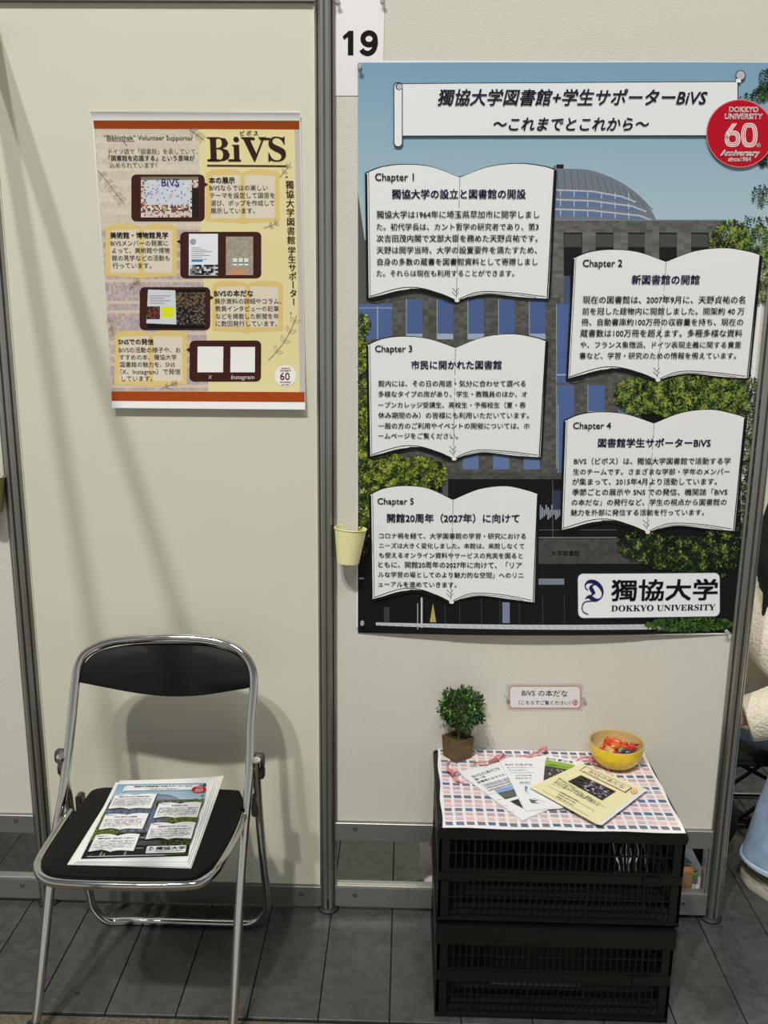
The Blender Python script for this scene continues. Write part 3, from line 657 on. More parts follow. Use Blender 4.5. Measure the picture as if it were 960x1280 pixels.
t2.text('60', 351, 363, 474.5, (120, 40, 60), .02); t2.text('DOKKYO', 352.5, 363, 461, (160, 50, 60), .04); t2.text('UNIVERSITY', 350.5, 364.5, 464, (160, 50, 60), .04); t2.text('Anniversary', 350.5, 364.5, 478, (160, 50, 60), .04, .2); t2.text('since1964', 353, 362, 481, (160, 50, 60), .04); c = Canvas(mpB, c.w+.0002); c.text('BiVS', 203, 225, 233, (50, 70, 140), .01); c.build('lettering', bgp, dispB)
t2.build('lettering', pb, dispB)

# ================================================================== NUMBER SHEET, SIGN, PINS
Canvas.ref = (450, 50)
XN, ZN = on_wall(418, 120).x, on_wall(418, 120).z
mpN = lambda px, py: (on_wall(px, py).x-XN, on_wall(px, py).z-ZN)
ns = thing('number_sheet', (XN, -.0028, ZN), 'white paper sheet with black number 19 at the top beside the post', 'sign')
dispN = lambda u, v: .0004+.001*sin(v*20)
sheet(ns, [mpN(418.5, -14), mpN(480.5, -14), mpN(479, 120), mpN(417, 120)], dispN, mat('white_sheet', (226, 222, 222), .6), 3, 12)
c = Canvas(mpN, .0003); c.poly([(441.9, 39.2), (441.9, 70), (435, 70), (435, 47.2), (430, 51), (428.5, 46.2), (436.2, 39.2)], (12, 12, 12)); c.stroke([(461.4+7.6*cos(2*pi*k/28), 49.3+7.3*sin(2*pi*k/28)) for k in range(28)], 6.4, (12, 12, 12), closed=True); c.stroke(sm([(469, 49), (469.3, 56), (466.5, 64), (460.5, 67.6), (454.5, 66), (452, 62.6)]), 6.2, (12, 12, 12)); c.build('number', ns, dispN)

def pin(px, py, label, y=-.004, length=.012):
    q = on_wall(px, py, y); t = thing('push_pin', q, label, 'pin', 'clear push pins')
    b = MB(); n = 14
    prof = [(.0001, length), (.0042, length), (.0046, length-.0015), (.0028, length-.003), (.0024, length-.007), (.0045, .0015), (.0046, .0), (.0001, 0)]
    b.loft([[Vector((r*cos(2*pi*k/n), -w, r*sin(2*pi*k/n))) for k in range(n)] for r, w in prof], False)
    b.build('head', pinm, t, smooth=True)
    MB().tube([(0, 0, 0), (0, -y, 0)], .0005, 6).build('needle', steel, t)
pin(422.5, 3, 'clear push pin at the top left of the 19 sheet'); pin(478, 1, 'clear push pin at the top right of the 19 sheet')
pin(449.5, 84, 'clear push pin in the top left corner of the large poster', -.006); pin(453, 778, 'clear push pin in the bottom left corner of the large poster', -.006)
pin(908, 789, 'clear push pin in the bottom right corner of the large poster', -.006)
pin(633.5, 869.5, 'clear push pin left of the small pink-edged sign', -.003); pin(729.5, 871, 'clear push pin right of the small pink-edged sign', -.003)

q = on_wall(681, 870); sg = thing('sign_card', (q.x, -.0028, q.z), 'small laminated card with a pink rounded border above the crates', 'sign')
mpS = lambda px, py: (on_wall(px, py).x-q.x, on_wall(px, py).z-q.z)
Canvas.ref = (680, 870)
c = Canvas(mpS, 0); c.rrect(633, 854, 729, 887.5, 4, (206, 196, 190)); c.build('laminate', sg, None, mat('laminate_film', (208, 200, 194), .2, alpha=.6))
c = Canvas(mpS, .0006); c.rrect(636, 856.5, 726, 885, 4.5, (196, 128, 124)); c.rrect(637.4, 857.8, 724.6, 883.7, 3.8, (218, 214, 214)); c.disc(718.5, 877.3, 3.6, (190, 84, 70), 20); c.disc(718.5, 877.3, 2.8, (222, 200, 196), 20); c.build('card', sg)
c = Canvas(mpS, .0012); c.text('BiVS の本だな', 652, 709, 868.5, (60, 56, 58), .012, y1=869.5); c.text('（こちらでご覧ください）', 648, 713, 879.3, (66, 60, 62), .008, y1=880); c.text('さ', 716.5, 720.5, 879.2, (190, 70, 60), .02); c.build('lettering', sg)

# ================================================================== PAPER CUPS ON THE WALL
def cup(loc, label, tilt, m):
    t = thing('paper_cup', loc, label, 'cup'); R1, R0, H, th = .0352, .0245, .078, .0006
    L = MB().lathe([(.001, .006), (R0-.001, .006), (R1-th, H-.001), (R1-th, H)], 40)
    L.lathe([(R1, H-.002), (R0, .0), (R0-.002, 0), (R0-.002, .005), (.001, .005)], 40)
    L.build('body', m, t, smooth=True)
    n = 40; b = MB(); rings = []
    for k in range(9):
        a = 2*pi*k/8; rings.append([Vector(((R1+.0004+.0013*cos(a))*cos(2*pi*i/n), (R1+.0004+.0013*cos(a))*sin(2*pi*i/n), H+.0013*sin(a))) for i in range(n)])
    b.loft(rings, False).build('rim', m, t, smooth=True)
    p = MB(); p.tube([(0.002, R1-.004, .054), (.002, R1-.014, .054)], .004, 12); p.build('pin', pinm, t, smooth=True)
    t.rotation_euler = tilt; return t
q = on_wall(435, 703, -.032)
cup((q.x, -.034, q.z), 'pale yellow paper cup pinned to the wall beside the middle post', (radians(-3), radians(4), 0), mat('pale_yellow_card', (232, 226, 168), .55))
q = on_wall(-12, 640, -.032)
cup((q.x, -.034, q.z), 'olive paper cup cut by the left edge of the photo', (radians(-3), 0, 0), mat('olive_card', (128, 122, 74), .6))

# ================================================================== FOLDING CHAIR
FA, FB = -.43, .40            # front frame plane  y = FA + FB z
g = Vector((-.52, -.26, 0))
ch = thing('folding_chair', g, 'chrome folding chair with black seat and backrest, a stack of leaflets on the seat', 'chair')
P = lambda px, py: on_slope(px, py, FA, FB)
trace = [(40.5, 1300), (45, 1277), (50, 1233), (61.7, 1117), (70, 1043), (80, 983), (89, 905), (94, 857), (98, 833), (109, 815.5), (136.7, 803), (173, 798.5), (210, 797.5), (247, 798.5), (281, 804.5), (304, 818), (315.5, 838), (317, 865), (313.5, 913), (311.7, 970), (304.5, 1050), (298, 1150), (291.7, 1270), (289.5, 1302)]
fr = [P(*q) for q in trace]
for k in (0, -1):
    a, b = (fr[0], fr[1]) if k == 0 else (fr[-1], fr[-2]); t_ = (.004-b.z)/(a.z-b.z); fr[k] = b+(a-b)*t_
TR_ = .0098
MB().tube(catmull(fr, 5), TR_, 16).build('front_frame', chrome, ch, org=g, smooth=True)
for k in (0, -1): MB().tube([Vector((fr[k].x, fr[k].y, .0)), fr[k]+Vector((0, .006, .028))], .0125, 14).build('rubber_foot', dark, ch, org=g, smooth=True)
# rear frame
hl = P(79, 950); hr = P(318, 957)
RA = -.078; RB = ((hl.y+hr.y)/2-RA)/((hl.z+hr.z)/2)
Q = lambda px, py: on_slope(px, py, RA, RB)
rt = [(76, 945), (80, 968), (86, 998), (91, 1025), (111, 1112), (117.5, 1135), (136, 1151), (165, 1153.5), (230, 1154.5), (295, 1156), (317, 1153), (331, 1142), (334, 1125), (328, 1065), (324, 1020), (321, 975), (320, 950)]
rr = [Q(*q) for q in rt]
for p in rr: p.z = max(p.z, .0105)
MB().tube(catmull(rr, 5), TR_*.95, 16).build('rear_frame', chrome, ch, org=g, smooth=True)
# seat: thin steel tube ring under a padded board
SC, SK = .404, -.045
R_ = lambda px, py, dz=0: on_seat(px, py, SC+dz, SK)
so = [(130, 983.5), (170, 984), (230, 985), (292, 986.5), (301, 990), (303.5, 1001), (297, 1022), (287, 1045), (268, 1077), (252, 1091), (232, 1097), (163, 1096.5), (82, 1094), (58, 1088), (51, 1078), (57, 1066), (73, 1040), (104, 1000), (115, 987)]
top = [R_(*q, .016) for q in so]; cen = sum(top, Vector())/len(top)
loopt = [p for p in catmull(top+[top[0]], 4)][:-1]
def inset(P_, k, dz): return [cen+(p-cen)*k+Vector((0, 0, dz)) for p in P_]
MB().loft([inset(loopt, .965, -.014), inset(loopt, .99, -.012), inset(loopt, 1.0, -.006), inset(loopt, .992, -.001), inset(loopt, .97, .0012), inset(loopt, .6, .002), inset(loopt, .05, .002)]).build('seat', vinyl, ch, org=g, smooth=True)
st_ = [(307, 1003), (303, 1022), (293, 1048), (272, 1084), (255, 1100), (235, 1106), (163, 1107), (82, 1104), (56, 1098), (48, 1084), (53, 1070), (72, 1040), (88, 1016)]
MB().tube(catmull([R_(px, py, -.001) for px, py in st_], 5), .0098, 14).build('seat_frame', chrome, ch, org=g, smooth=True)
MB().box(-.64, -.36, -.235, -.215, .395, .403).build('seat_crossbar', grey_pl, ch, org=g)
# backrest: curved padded board inside the frame arch
bo_ = [(98.5, 853), (100, 838), (111, 822), (128, 812), (165, 805), (210, 803.5), (255, 805), (290, 814.5), (308, 826), (314, 842), (314.5, 858), (290, 863.5), (250, 869.5), (210, 871), (170, 867), (130, 859.5)]
bp_ = catmull([P(*q) for q in bo_+[bo_[0]]], 3)[:-1]; cen2 = sum(bp_, Vector())/len(bp_); nb = Vector((0, -1, FB)).normalized()
def bi(k, d):
    out = []
    for p in bp_:
        q_ = cen2+(p-cen2)*k; f_ = 1-((q_.x-cen2.x)/.2)**2; out.append(q_+nb*(d-.012*f_))
    return out
MB().loft([bi(.9, -.008), bi(.985, -.007), bi(1, -.002), bi(.99, .004), bi(.95, .0065), bi(.6, .008), bi(.05, .008)]).build('backrest', vinyl, ch, org=g, smooth=True)
# hinge caps, brackets, bolts
for (px, py, hx) in ((74, 949, -1), (322.5, 954, 1)):
    c0 = P(px, py)+Vector((0, .012, .0)); b = MB(); n = 16
    b.loft([[c0+Vector((hx*w, r*cos(2*pi*k/n)*.8, r*1.35*sin(2*pi*k/n))) for k in range(n)] for r, w in ((.001, -.012), (.011, -.012), (.0135, -.006), (.0135, .006), (.010, .012), (.001, .012))], False)
    b.build('hinge_cap', grey_pl, ch, org=g, smooth=True)
    c1 = P(px+(0 if hx < 0 else 2), py+17)+Vector((0, .018, 0)); MB().box(c1.x-.008, c1.x+.008, c1.y-.01, c1.y+.01, c1.z-.012, c1.z+.012).build('stop_block', dark, ch, org=g, bevel=.003)
for (px, py) in ((98, 1003), (316.5, 1004)):
    c1 = Q(px, py); MB().box(c1.x-.003, c1.x+.012, c1.y-.012, c1.y+.014, c1.z-.028, c1.z+.02).build('bracket', mat('bracket_steel', (110, 105, 92), .45, .8), ch, org=g, bevel=.003)
MB().tube([Q(83, 985), R_(92, 1020)], .005, 8, flat=.4).build('link_bar', mat('dark_steel', (54, 52, 48), .4, .8), ch, org=g, smooth=True)
MB().tube([Q(321, 990), R_(300, 1012)+Vector((.01, 0, 0))], .005, 8, flat=.4).build('link_bar', MATS['dark_steel'], ch, org=g, smooth=True)
for a, b in (((73, 1033), (83, 1032)), ((291, 1040), (307, 1037))):
    pa_, pb_ = P(*a), P(*b); MB().tube([pa_, pb_], .0045, 10).sphere(pb_ if a[0] < 200 else pa_, .0062).build('bolt', chrome, ch, org=g, smooth=True)

# leaflet stack on the seat
def lie(px, py, h): return on_seat(px, py, SC+.0185+h, SK)
sa = math.atan(SK)
def seat_sheet(corn, h, name, label, m, group=None, curl=0):
    C4 = [lie(*q, h) for q in corn]; o_ = C4[0]; t = thing(name, o_, label, 'leaflet', group)
    b = MB(); V = []; N = 10; th = .0022
    for s_ in (0, 1):
        for j in range(N+1):
            for i in range(N+1):
                p = (C4[0]*(1-i/N)+C4[1]*i/N)*(1-j/N)+(C4[3]*(1-i/N)+C4[2]*i/N)*j/N
                V.append(p-o_+Vector((0, 0, -th*s_+curl*((i/N)**6*(1-j/N)**3+.25*(1-i/N)**6*(1-j/N)**2))))
    n = (N+1)**2; Fc = []
    for j in range(N):
        for i in range(N):
            a = j*(N+1)+i; qd = [a, a+1, a+N+2, a+N+1]; Fc += [qd[::-1], [n+k for k in qd]]
    ring = list(range(N+1))+[(j*(N+1)+N) for j in range(1, N+1)]+[N*(N+1)+i for i in range(N-1, -1, -1)]+[j*(N+1) for j in range(N-1, 0, -1)]
    for k in range(len(ring)): a, c_ = ring[k], ring[(k+1) % len(ring)]; Fc.append([a, c_, c_+n, a+n])
    b.add(V, Fc); b.build('sheet', m, t); return t, C4
base = [(150, 976), (280, 971.5), (239, 1085), (84, 1080.5)]
seat_sheet(base, .000, 'leaflet', 'lowest and widest cream sheet of the leaflet stack on the chair', paper2, curl=.004)
seat_sheet([(150, 976.5), (276, 973), (238, 1083), (88, 1080)], .0028, 'leaflet', 'folded white leaflet between the lowest and top ones of the chair stack', paper, curl=.0015)
seat_sheet([(149, 977), (272, 974.5), (236, 1080), (92, 1078)], .0056, 'leaflet', 'white leaflet right under the printed top one of the chair stack', paper, curl=.0005)
tp, C4 = seat_sheet([(144.5, 978), (268.5, 976.5), (234.5, 1077), (95.5, 1076.5)], .0084, 'leaflet', 'topmost leaflet on the chair printed with the large poster in small', paper)
pr = [lie(*q, .0092) for q in ((148, 980.5), (265, 979), (231.5, 1070.5), (101, 1072.5))]
# map the poster art onto the sheet: scaled copy laid flat, squared to the sheet
w_ = ((pr[1]-pr[0]).length+(pr[2]-pr[3]).length)/2; h_ = ((pr[3]-pr[0]).length+(pr[2]-pr[1]).length)/2
ax = ((pr[1]-pr[0]).normalized()+(pr[2]-pr[3]).normalized()).normalized(); dn = ((pr[3]-pr[0]).normalized()+(pr[2]-pr[1]).normalized()).normalized()
nz_ = dn.cross(ax).normalized();
if nz_.z < 0: nz_ = -nz_
dn = (dn-ax*dn.dot(ax)).normalized()
hold = bpy.data.objects.new('printed_picture', None); COL.objects.link(hold); hold.parent = tp
Mx = Matrix.Identity(4)
cen = sum(pr, Vector())/4; sx, sz = w_/PW, h_/PH; og = cen-ax*w_/2-dn*h_/2-C4[0]+Vector((0, 0, .0006))
for i in range(3): Mx[i][0] = ax[i]; Mx[i][1] = -nz_[i]; Mx[i][2] = -dn[i]; Mx[i][3] = og[i]
hold.matrix_local = Mx
Canvas.ref = (600, 450)
def mpMini(px, py): u, v = mpA(px, py); return (min(u, PW)*sx, v*sz)
poster_art(hold, mpMini, None, 1, None, full=False)
for c_ in list(hold.children): 
    M_ = Mx.copy(); c_.parent = tp; c_.matrix_local = M_
bpy.data.objects.remove(hold)

# ================================================================== CRATES
def zf(py, px=620, y=-.338): return on_wall(px, py, y).z
crate_in = mat('crate_inside', (14, 14, 14), .6)
def crate(x0, x1, y0, y1, z0, zs, label):
    """zs: z of [top, rim_bottom, band_top, band_bottom, low_lattice_bottom, base_bottom]"""
    zt, zr, zb1, zb0, zl, zbase = zs; g = Vector(((x0+x1)/2, (y0+y1)/2, z0)); t = thing('folding_crate', g, label, 'crate', 'stacked folding crates')
    def ring(a, b, za, zb, th):
        m = MB()
        m.box(x0-a, x1+a, y0-a, y0-a+th, za, zb).box(x0-a, x1+a, y1+a-th, y1+a, za, zb).box(x0-a, x0-a+th, y0-a+th, y1+a-th, za, zb).box(x1+a-th, x1+a, y0-a+th, y1+a-th, za, zb); return m
    ring(.0035, 0, zr, zt, .014).build('top_rim', plastic, t, org=g, bevel=.003)
    ring(0, 0, zb0, zb1, .008).build('hinge_band', plastic, t, org=g, bevel=.0015)
    ring(.001, 0, zl-.005, zl+.001, .007).build('lower_ledge', plastic, t, org=g, bevel=.001)
    ring(.002, 0, zbase, zl-.005, .010).build('base_rim', plastic, t, org=g, bevel=.003)
    MB().box(x0+.008, x1-.008, y0+.008, y1-.008, zbase+.004, zbase+.008).build('floor_panel', crate_in, t, org=g)
    for cx, sx in ((x0, 1), (x1, -1)):
        for cy, sy in ((y0, 1), (y1, -1)):
            m = MB()
            for za, zb in ((zb1, zr), (zl+.001, zb0)):
                m.box(min(cx, cx+sx*.022), max(cx, cx+sx*.022), min(cy, cy+sy*.006), max(cy, cy+sy*.006), za, zb)
                m.box(min(cx, cx+sx*.006), max(cx, cx+sx*.006), min(cy, cy+sy*.022), max(cy, cy+sy*.022), za, zb)
            o_ = m.build('corner_post', plastic, t, org=g); o_['kind'] = 'stuff'
    for nm, (pa_, pb_), vert in (('front_lattice', ((x0+.022, y0+.004), (x1-.022, y0+.004)), 0), ('back_lattice', ((x0+.022, y1-.004), (x1-.022, y1-.004)), 0), ('side_lattice', ((x0+.004, y0+.022), (x0+.004, y1-.022)), 1), ('side_lattice', ((x1-.004, y0+.022), (x1-.004, y1-.022)), 1)):
        m = MB(); L = (Vector(pb_)-Vector(pa_)).length; n = int(L/.0128); d = (Vector(pb_)-Vector(pa_)).normalized()
        def slab(a, b, za, zb, th):
            if vert: m.box(pa_[0]-th, pa_[0]+th, pa_[1]+a, pa_[1]+b, za, zb)
            else: m.box(pa_[0]+a, pa_[0]+b, pa_[1]-th, pa_[1]+th, za, zb)
        for za, zb in ((zb1, zr), (zl, zb0)):
            for k in range(1, n):
                thick = .0042 if k % 9 == 4 else .0024
                slab(L*k/n-thick/2, L*k/n+thick/2, za, zb, .0018)
            zm = za+(zb-za)*.56; slab(0, L, zm-.0012, zm+.0012, .002)
            slab(0, L, za, za+.0045, .0035)
        m.build(nm, plastic, t, org=g)['kind'] = 'stuff'
    for lx in (x0+.045, x1-.062):
        m = MB().box(lx-.018, lx+.018, y0-.005, y0+.001, zb0+.001, zb1-.001).box(lx-.014, lx+.014, y0-.0075, y0-.004, zb0+.004, zb0+.0075)
        m.build('latch', plastic, t, org=g, bevel=.001)
    MB().box((x0+x1)/2-.03, (x0+x1)/2+.03, y0-.004, y0+.002, zl-.004, zl+.004).build('catch', plastic, t, org=g, bevel=.0015)
    return t
zA = [.438, zf(1052), zf(1092), zf(1104), zf(1150), .224]
crate(.080, .573, -.334, -.008, .224, zA, 'upper of the two black folding crates, patterned cloth on top')
zB = [.222, zf(1181), zf(1213), zf(1227), zf(1267), .001]
crate(.081, .566, -.340, -.014, .0, zB, 'lower of the two black folding crates, standing on the floor')
# things glimpsed inside the crates
def crumple(name, c, s, m, label, cat, seed, n=14, amp=.35):
    r = random.Random(seed); t = MB(); ph = [r.random()*6 for _ in range(6)]; rings = []
    for i in range(n+1):
        a = -pi/2+pi*i/n; row = []
        for k in range(2*n):
            b_ = 2*pi*k/(2*n); f_ = 1+amp*(sin(3*b_+ph[0]+2*a)*.4+sin(5*b_+ph[1]-3*a)*.3+sin(8*b_*1+ph[2]+5*a)*.15)*cos(a)
            row.append(Vector((max(cos(a), .001)*cos(b_)*s[0]*f_, max(cos(a), .001)*sin(b_)*s[1]*f_, sin(a)*s[2]*(1+.1*sin(4*b_+ph[3])*cos(a)))))
        rings.append(row)
    t.loft(rings, True); o_ = t.build(name, m, smooth=True); o_.location = c; return tag(o_, label, cat)
wr = thing('glint_strips', on_wall(788, 1082, -.31), 'white strips standing in for plastic wrapping hanging inside the right end of the upper crate', 'glint'); g = Vector(wr.location); g.z = .234; wr.location = g  # white strips painted in as glints of light on plastic in the crate
for (a0, a1, a2) in (((766, 1052), (769, 1068), (774, 1082)), ((784, 1050), (783, 1060), (783, 1068)), ((788, 1060), (789, 1070), (786, 1082)), ((803, 1049), (804, 1056), (806, 1064)), ((811, 1049), (810, 1058), (809, 1066)), ((779, 1055), (776, 1064), (779, 1074)), ((796, 1054), (798, 1066), (795, 1078))):
    pts = [on_wall(*a0, -.312), on_wall(*a1, -.306), on_wall(*a2, -.312), on_wall(a2[0]+1, 1100, -.300)]
    MB().tube(catmull(pts, 3), [.0012]*3+[.0018]*3+[.0008]*4, 6, flat=.25).build('strip', mat('glint_white', (190, 192, 192), .25), wr, org=g, smooth=True)
for k in range(3):
    o_ = MB().box(-.10, .10, -.06, .06, 0, .014).build('book', mat('grey_book_%d' % k, ((54, 54, 56), (40, 42, 46), (62, 60, 58))[k], .6), bevel=.002); o_.location = (.30, -.2, .0105+k*.0145)
    tag(o_, ('lowest', 'middle', 'topmost')[k]+' of three dark grey books lying in the lower crate', 'book', 'books in the lower crate')

# ================================================================== CLOTH
ZC = .4402
cl = thing('cloth', (.08, -.33, ZC), 'white cloth printed with rows of slate, pink and brown blocks on the upper crate', 'cloth')
cx0, cx1, cy0, cy1 = .086, .571, -.333, -.004
def clz(x, y): return .0007+.0004*sin(x*40+y*15)+.0003*sin(y*60)
b = MB(); V = []; NX, NY = 44, 30
for s_ in (0, 1):
    for j in range(NY+1):
        for i in range(NX+1):
            x = cx0+(cx1-cx0)*i/NX+.0015*sin(j*.5); y = cy0+(cy1-cy0)*j/NY+.0012*sin(i*.45)
            z = clz(x, y)-.0004*s_
            if j == 0: z -= .0014
            V.append(Vector((x-.08, y+.33, z)))
n = (NX+1)*(NY+1); Fc = []
for j in range(NY):
    for i in range(NX):
        a = j*(NX+1)+i; qd = [a, a+1, a+NX+2, a+NX+1]; Fc += [qd, [n+k for k in qd[::-1]]]
b.add(V, Fc); b.build('fabric', mat('white_cotton', (226, 222, 222), .85, bump=(900, .2, .0004)), cl, smooth=True)
Canvas.ref = (650, 1000)
class Flat(Canvas):
    def pxm(s): return getattr(s, 'unit', 1)
def idm(x, y): return (x, y)
c = Flat(idm, .0006); rr_ = random.Random(11)
rowc = [[(98, 108, 130), (110, 118, 136), (92, 112, 150), (120, 116, 122)], [(196, 168, 170), (178, 160, 166), (206, 176, 170), (188, 160, 172)], [(222, 182, 184), (226, 192, 186), (204, 176, 190), (214, 190, 178)]]
ncol, nrow = 22, 19
for j in range(nrow):
    for i in range(ncol):
        x = cx0+.006+(cx1-cx0-.008)*i/ncol-.08; y = cy1-.006-(cy1-cy0-.008)*j/nrow+.33
        sk = .0035*sin(i*.8+j*.3)*.3
        w0, h0 = .0155+rr_.uniform(-.001, .001), .0112+rr_.uniform(-.0008, .0008)
        c.poly([(x, y+sk), (x+w0, y+sk*.5), (x+w0+.001, y-h0+sk), (x+.001, y-h0+sk)], rr_.choice(rowc[j % 3]), uv=True, up=False)
dz = lambda u, v: clz(u+.08, v-.33)
o_ = c.build('printed_blocks', cl, dz, printmat('cloth_print', .85)); o_.rotation_euler = (-pi/2, 0, 0)

# ================================================================== BOOKLETS
pink = mat('pink_ribbon', (210, 134, 134), .55)
def booklet(corn, z, label, npg, m=paper, fan=(0, 0)):
    C4 = [on_floor(*q, z) for q in corn]; g = C4[0].copy(); t = thing('booklet', g, label, 'booklet', 'booklets fanned out on the cloth')
    for k in range(npg):
        zz = k*.0006; off = Vector((fan[0], fan[1], 0))*(npg-1-k); mb = MB()
        P4 = [p+off*(1 if i in (1, 2) else .25) for i, p in enumerate(C4)]
        N = 8; V = []
        for s_ in (0, 1):
            for j in range(N+1):
                for i in range(N+1):
                    p = (P4[0]*(1-i/N)+P4[1]*i/N)*(1-j/N)+(P4[3]*(1-i/N)+P4[2]*i/N)*j/N
                    V.append(p-g+Vector((0, 0, zz+(.0004 if s_ == 0 else 0)+0*i)))
        n = (N+1)**2; Fc = []
        for j in range(N):
            for i in range(N):
                a = j*(N+1)+i; qd = [a, a+N+1, a+N+2, a+1]; Fc += [qd, [n+q for q in qd[::-1]]]
        ring = list(range(N+1))+[(j*(N+1)+N) for j in range(1, N+1)]+[N*(N+1)+i for i in range(N-1, -1, -1)]+[j*(N+1) for j in range(N-1, 0, -1)]
        for q in range(len(ring)): a, c_ = ring[q], ring[(q+1) % len(ring)]; Fc.append([a, c_, c_+n, a+n])
        mb.add(V, Fc).build('page' if k < npg-1 else 'cover', m if k == npg-1 else paper, t)
    ztop = z+(npg-1)*.0006+.0004
    mp = lambda px, py: (lambda p: (p.x-g.x, p.y-g.y))(on_floor(px, py, ztop))
    # cover bows up a little in the middle: follow it
    ex_ = (C4[1]-C4[0]).to_2d(); ey_ = (C4[3]-C4[0]).to_2d()
    det = ex_.x*ey_.y-ex_.y*ey_.x
    def bow(u, v):
        a = (u*ey_.y-v*ey_.x)/det; b_ = (ex_.x*v-ex_.y*u)/det
        return 0.0
    cv = Flat(mp, (npg-1)*.0006+.0004+.0005); cv.unit = .0016; cv.step = .00005
    return t, g, cv, bow
def ribbon(t, g, pts, w=.0075, z=.4445):
    P_ = [on_floor(px, py, z+h) for px, py, h in pts]; Q_ = catmull(P_, 6); b_ = MB(); L = []; up = Vector((0, 0, 1))
    for i, p in enumerate(Q_):
        tn = (Q_[min(i+1, len(Q_)-1)]-Q_[max(i-1, 0)]).normalized(); sd = tn.cross(up); sd = sd.normalized() if sd.length > .05 else Vector((1, 0, 0)); sd = (sd*cos(i*.35)+up*sin(i*.35)*.7)
        L += [[p+sd*w/2, p+sd*w/2+up*.0004, p-sd*w/2+up*.0004, p-sd*w/2]]
    for r_ in L:
        for k_ in range(4): r_[k_] = Vector((r_[k_].x, r_[k_].y, max(r_[k_].z, z-.002)))
    b_.loft(L, True); b_.build('ribbon', pink, t, org=g, smooth=True)
def lines(cv, x0, y0, x1, y1, dx, dy, n, col, s='獨協大学図書館の本と活動', b=.0):
    for k in range(n):
        f = 1-.15*((k*7) % 4); cv.text(s, x0+dx*k, x0+dx*k+(x1-x0)*f, y0+dy*k, col, b, 0, y0+dy*k+(y1-y0)*f)
RB = (150, 70, 84); BL_ = (74, 92, 140); GN = (60, 110, 110); DKK = (70, 70, 76)
t, g, cv, bow = booklet([(573, 966), (626, 953), (686, 1012), (653, 1026.5)], .4425, 'leftmost white booklet with blue lines and two landscape pictures', 4, fan=(-.001, -.0012))
cv.text('BiVSの本だな', 592, 626, 972.5, (120, 80, 100), .006, y1=961.5); cv.text('第一号', 595, 608, 976, DKK, .006, y1=971.5); cv.text('図書館のおすすめ', 598, 632, 979.5, BL_, .006, y1=969)
for k in range(4): cv.stroke([(602+k*2.4, 981.5+k*2.6), (636+k*2.2, 972+k*2.6)], .5, (BL_, DKK, RB, DKK)[k])
for k, (y, col) in enumerate(((0, BL_), (1, DKK), (1.9, DKK))): cv.text('天野貞祐記念館と図書館', 606+k*3, 640+k*2, 983+k*3, col, 0, y1=973.5+k*3)
cv.poly([(618, 988), (640, 982), (646, 995.5), (631.5, 999.5)], (58, 66, 62)); cv.poly([(618, 988), (640, 982), (642.5, 987), (622, 992)], (128, 162, 206)); cv.poly([(623, 993), (640, 988), (645, 995), (631, 998)], (92, 100, 90))
cv.poly([(637.5, 1002), (648, 999), (654, 1011)], (48, 50, 52))
for k in range(4): cv.stroke([(612+k*8, 993+k*7.5), (619+k*8, 992+k*7.5)], .4, DKK)
o_ = cv.build('printed_cover', t, bow); o_.rotation_euler = (-pi/2, 0, 0)
ribbon(t, g, [(561, 951, .001), (559, 958, .009), (563, 966, .010), (567, 966, .004), (562, 962, .002), (566, 970, .006), (573, 976, .003), (579, 979, .001)])
ribbon(t, g, [(565, 968, .006), (571, 964, .011), (575, 966, .003)])
t, g, cv, bow = booklet([(623, 949.5), (677, 946), (703, 1009), (657, 1014)], .4455, 'white booklet second from the left with pink title lines and small bird drawings', 4, fan=(.0008, -.0012))
cv.text('BiVS の本だな', 632, 666, 957, RB, .006, y1=957); cv.text('春のおすすめコーナー', 634, 668, 960.5, (120, 110, 120), .0, y1=960); cv.text('新入生の皆さんへ', 636, 660, 963.8, DKK, 0, y1=963.3)
cv.stroke([(638, 966.3), (667, 966)], .6, RB); cv.text('おすすめの本', 645, 665, 970.5, RB, .004, y1=970); cv.text('図書館の使い方', 645, 665, 973.7, RB, .004, y1=973.5); cv.text('展示案内', 650, 663, 979, GN, .006, y1=979); cv.stroke([(648, 980), (663, 980.4)], .5, GN)
cv.poly([(656, 982), (660, 984), (658, 989), (662, 992), (656, 989)], (120, 150, 170)); cv.poly([(661, 999), (672, 1001), (668, 1003), (676, 1005), (664, 1004)], (96, 100, 108)); cv.stroke([(666, 998), (682, 1003)], .5, DKK)
o_ = cv.build('printed_cover', t, bow); o_.rotation_euler = (-pi/2, 0, 0)
ribbon(t, g, [(592, 953, .001), (601, 953.5, .008), (612, 951, .012), (622, 949, .006), (610, 955, .004), (605, 957, .001)])
ribbon(t, g, [(612, 952, .010), (619, 947, .014), (628, 942.5, .012), (631, 944, .004), (624, 949, .005), (629, 949, .002)])
t, g, cv, bow = booklet([(678, 944), (730, 953), (716, 992), (661, 987)], .4485, 'white booklet with a green header and a picture of people, under the cream one', 3, fan=(.0006, -.0008))
cv.poly([(682, 949.5), (719, 956.5), (714, 963), (681, 957)], (140, 172, 60)); cv.text('図書館の本だな', 685, 716, 956.5, (70, 100, 40), .006, y1=961.5); cv.text('BiVS 第三号', 683, 716, 949, DKK, .01, y1=954.5)
cv.poly([(681, 957.2), (712, 962.5), (706, 968), (679.3, 976)], (66, 64, 68)); rr2 = random.Random(2)
for k in range(26):
    cv.w += 2e-5; x = 682+rr2.random()*24; y = 960+rr2.random()*8; cv.poly([(x, y), (x+2.4, y+.4), (x+2.2, y+2.4), (x, y+2)], rr2.choice([(150, 120, 96), (30, 30, 34), (104, 100, 104), (170, 160, 150), (84, 60, 50)]), up=False)
o_ = cv.build('printed_cover', t, bow); o_.rotation_euler = (-pi/2, 0, 0)
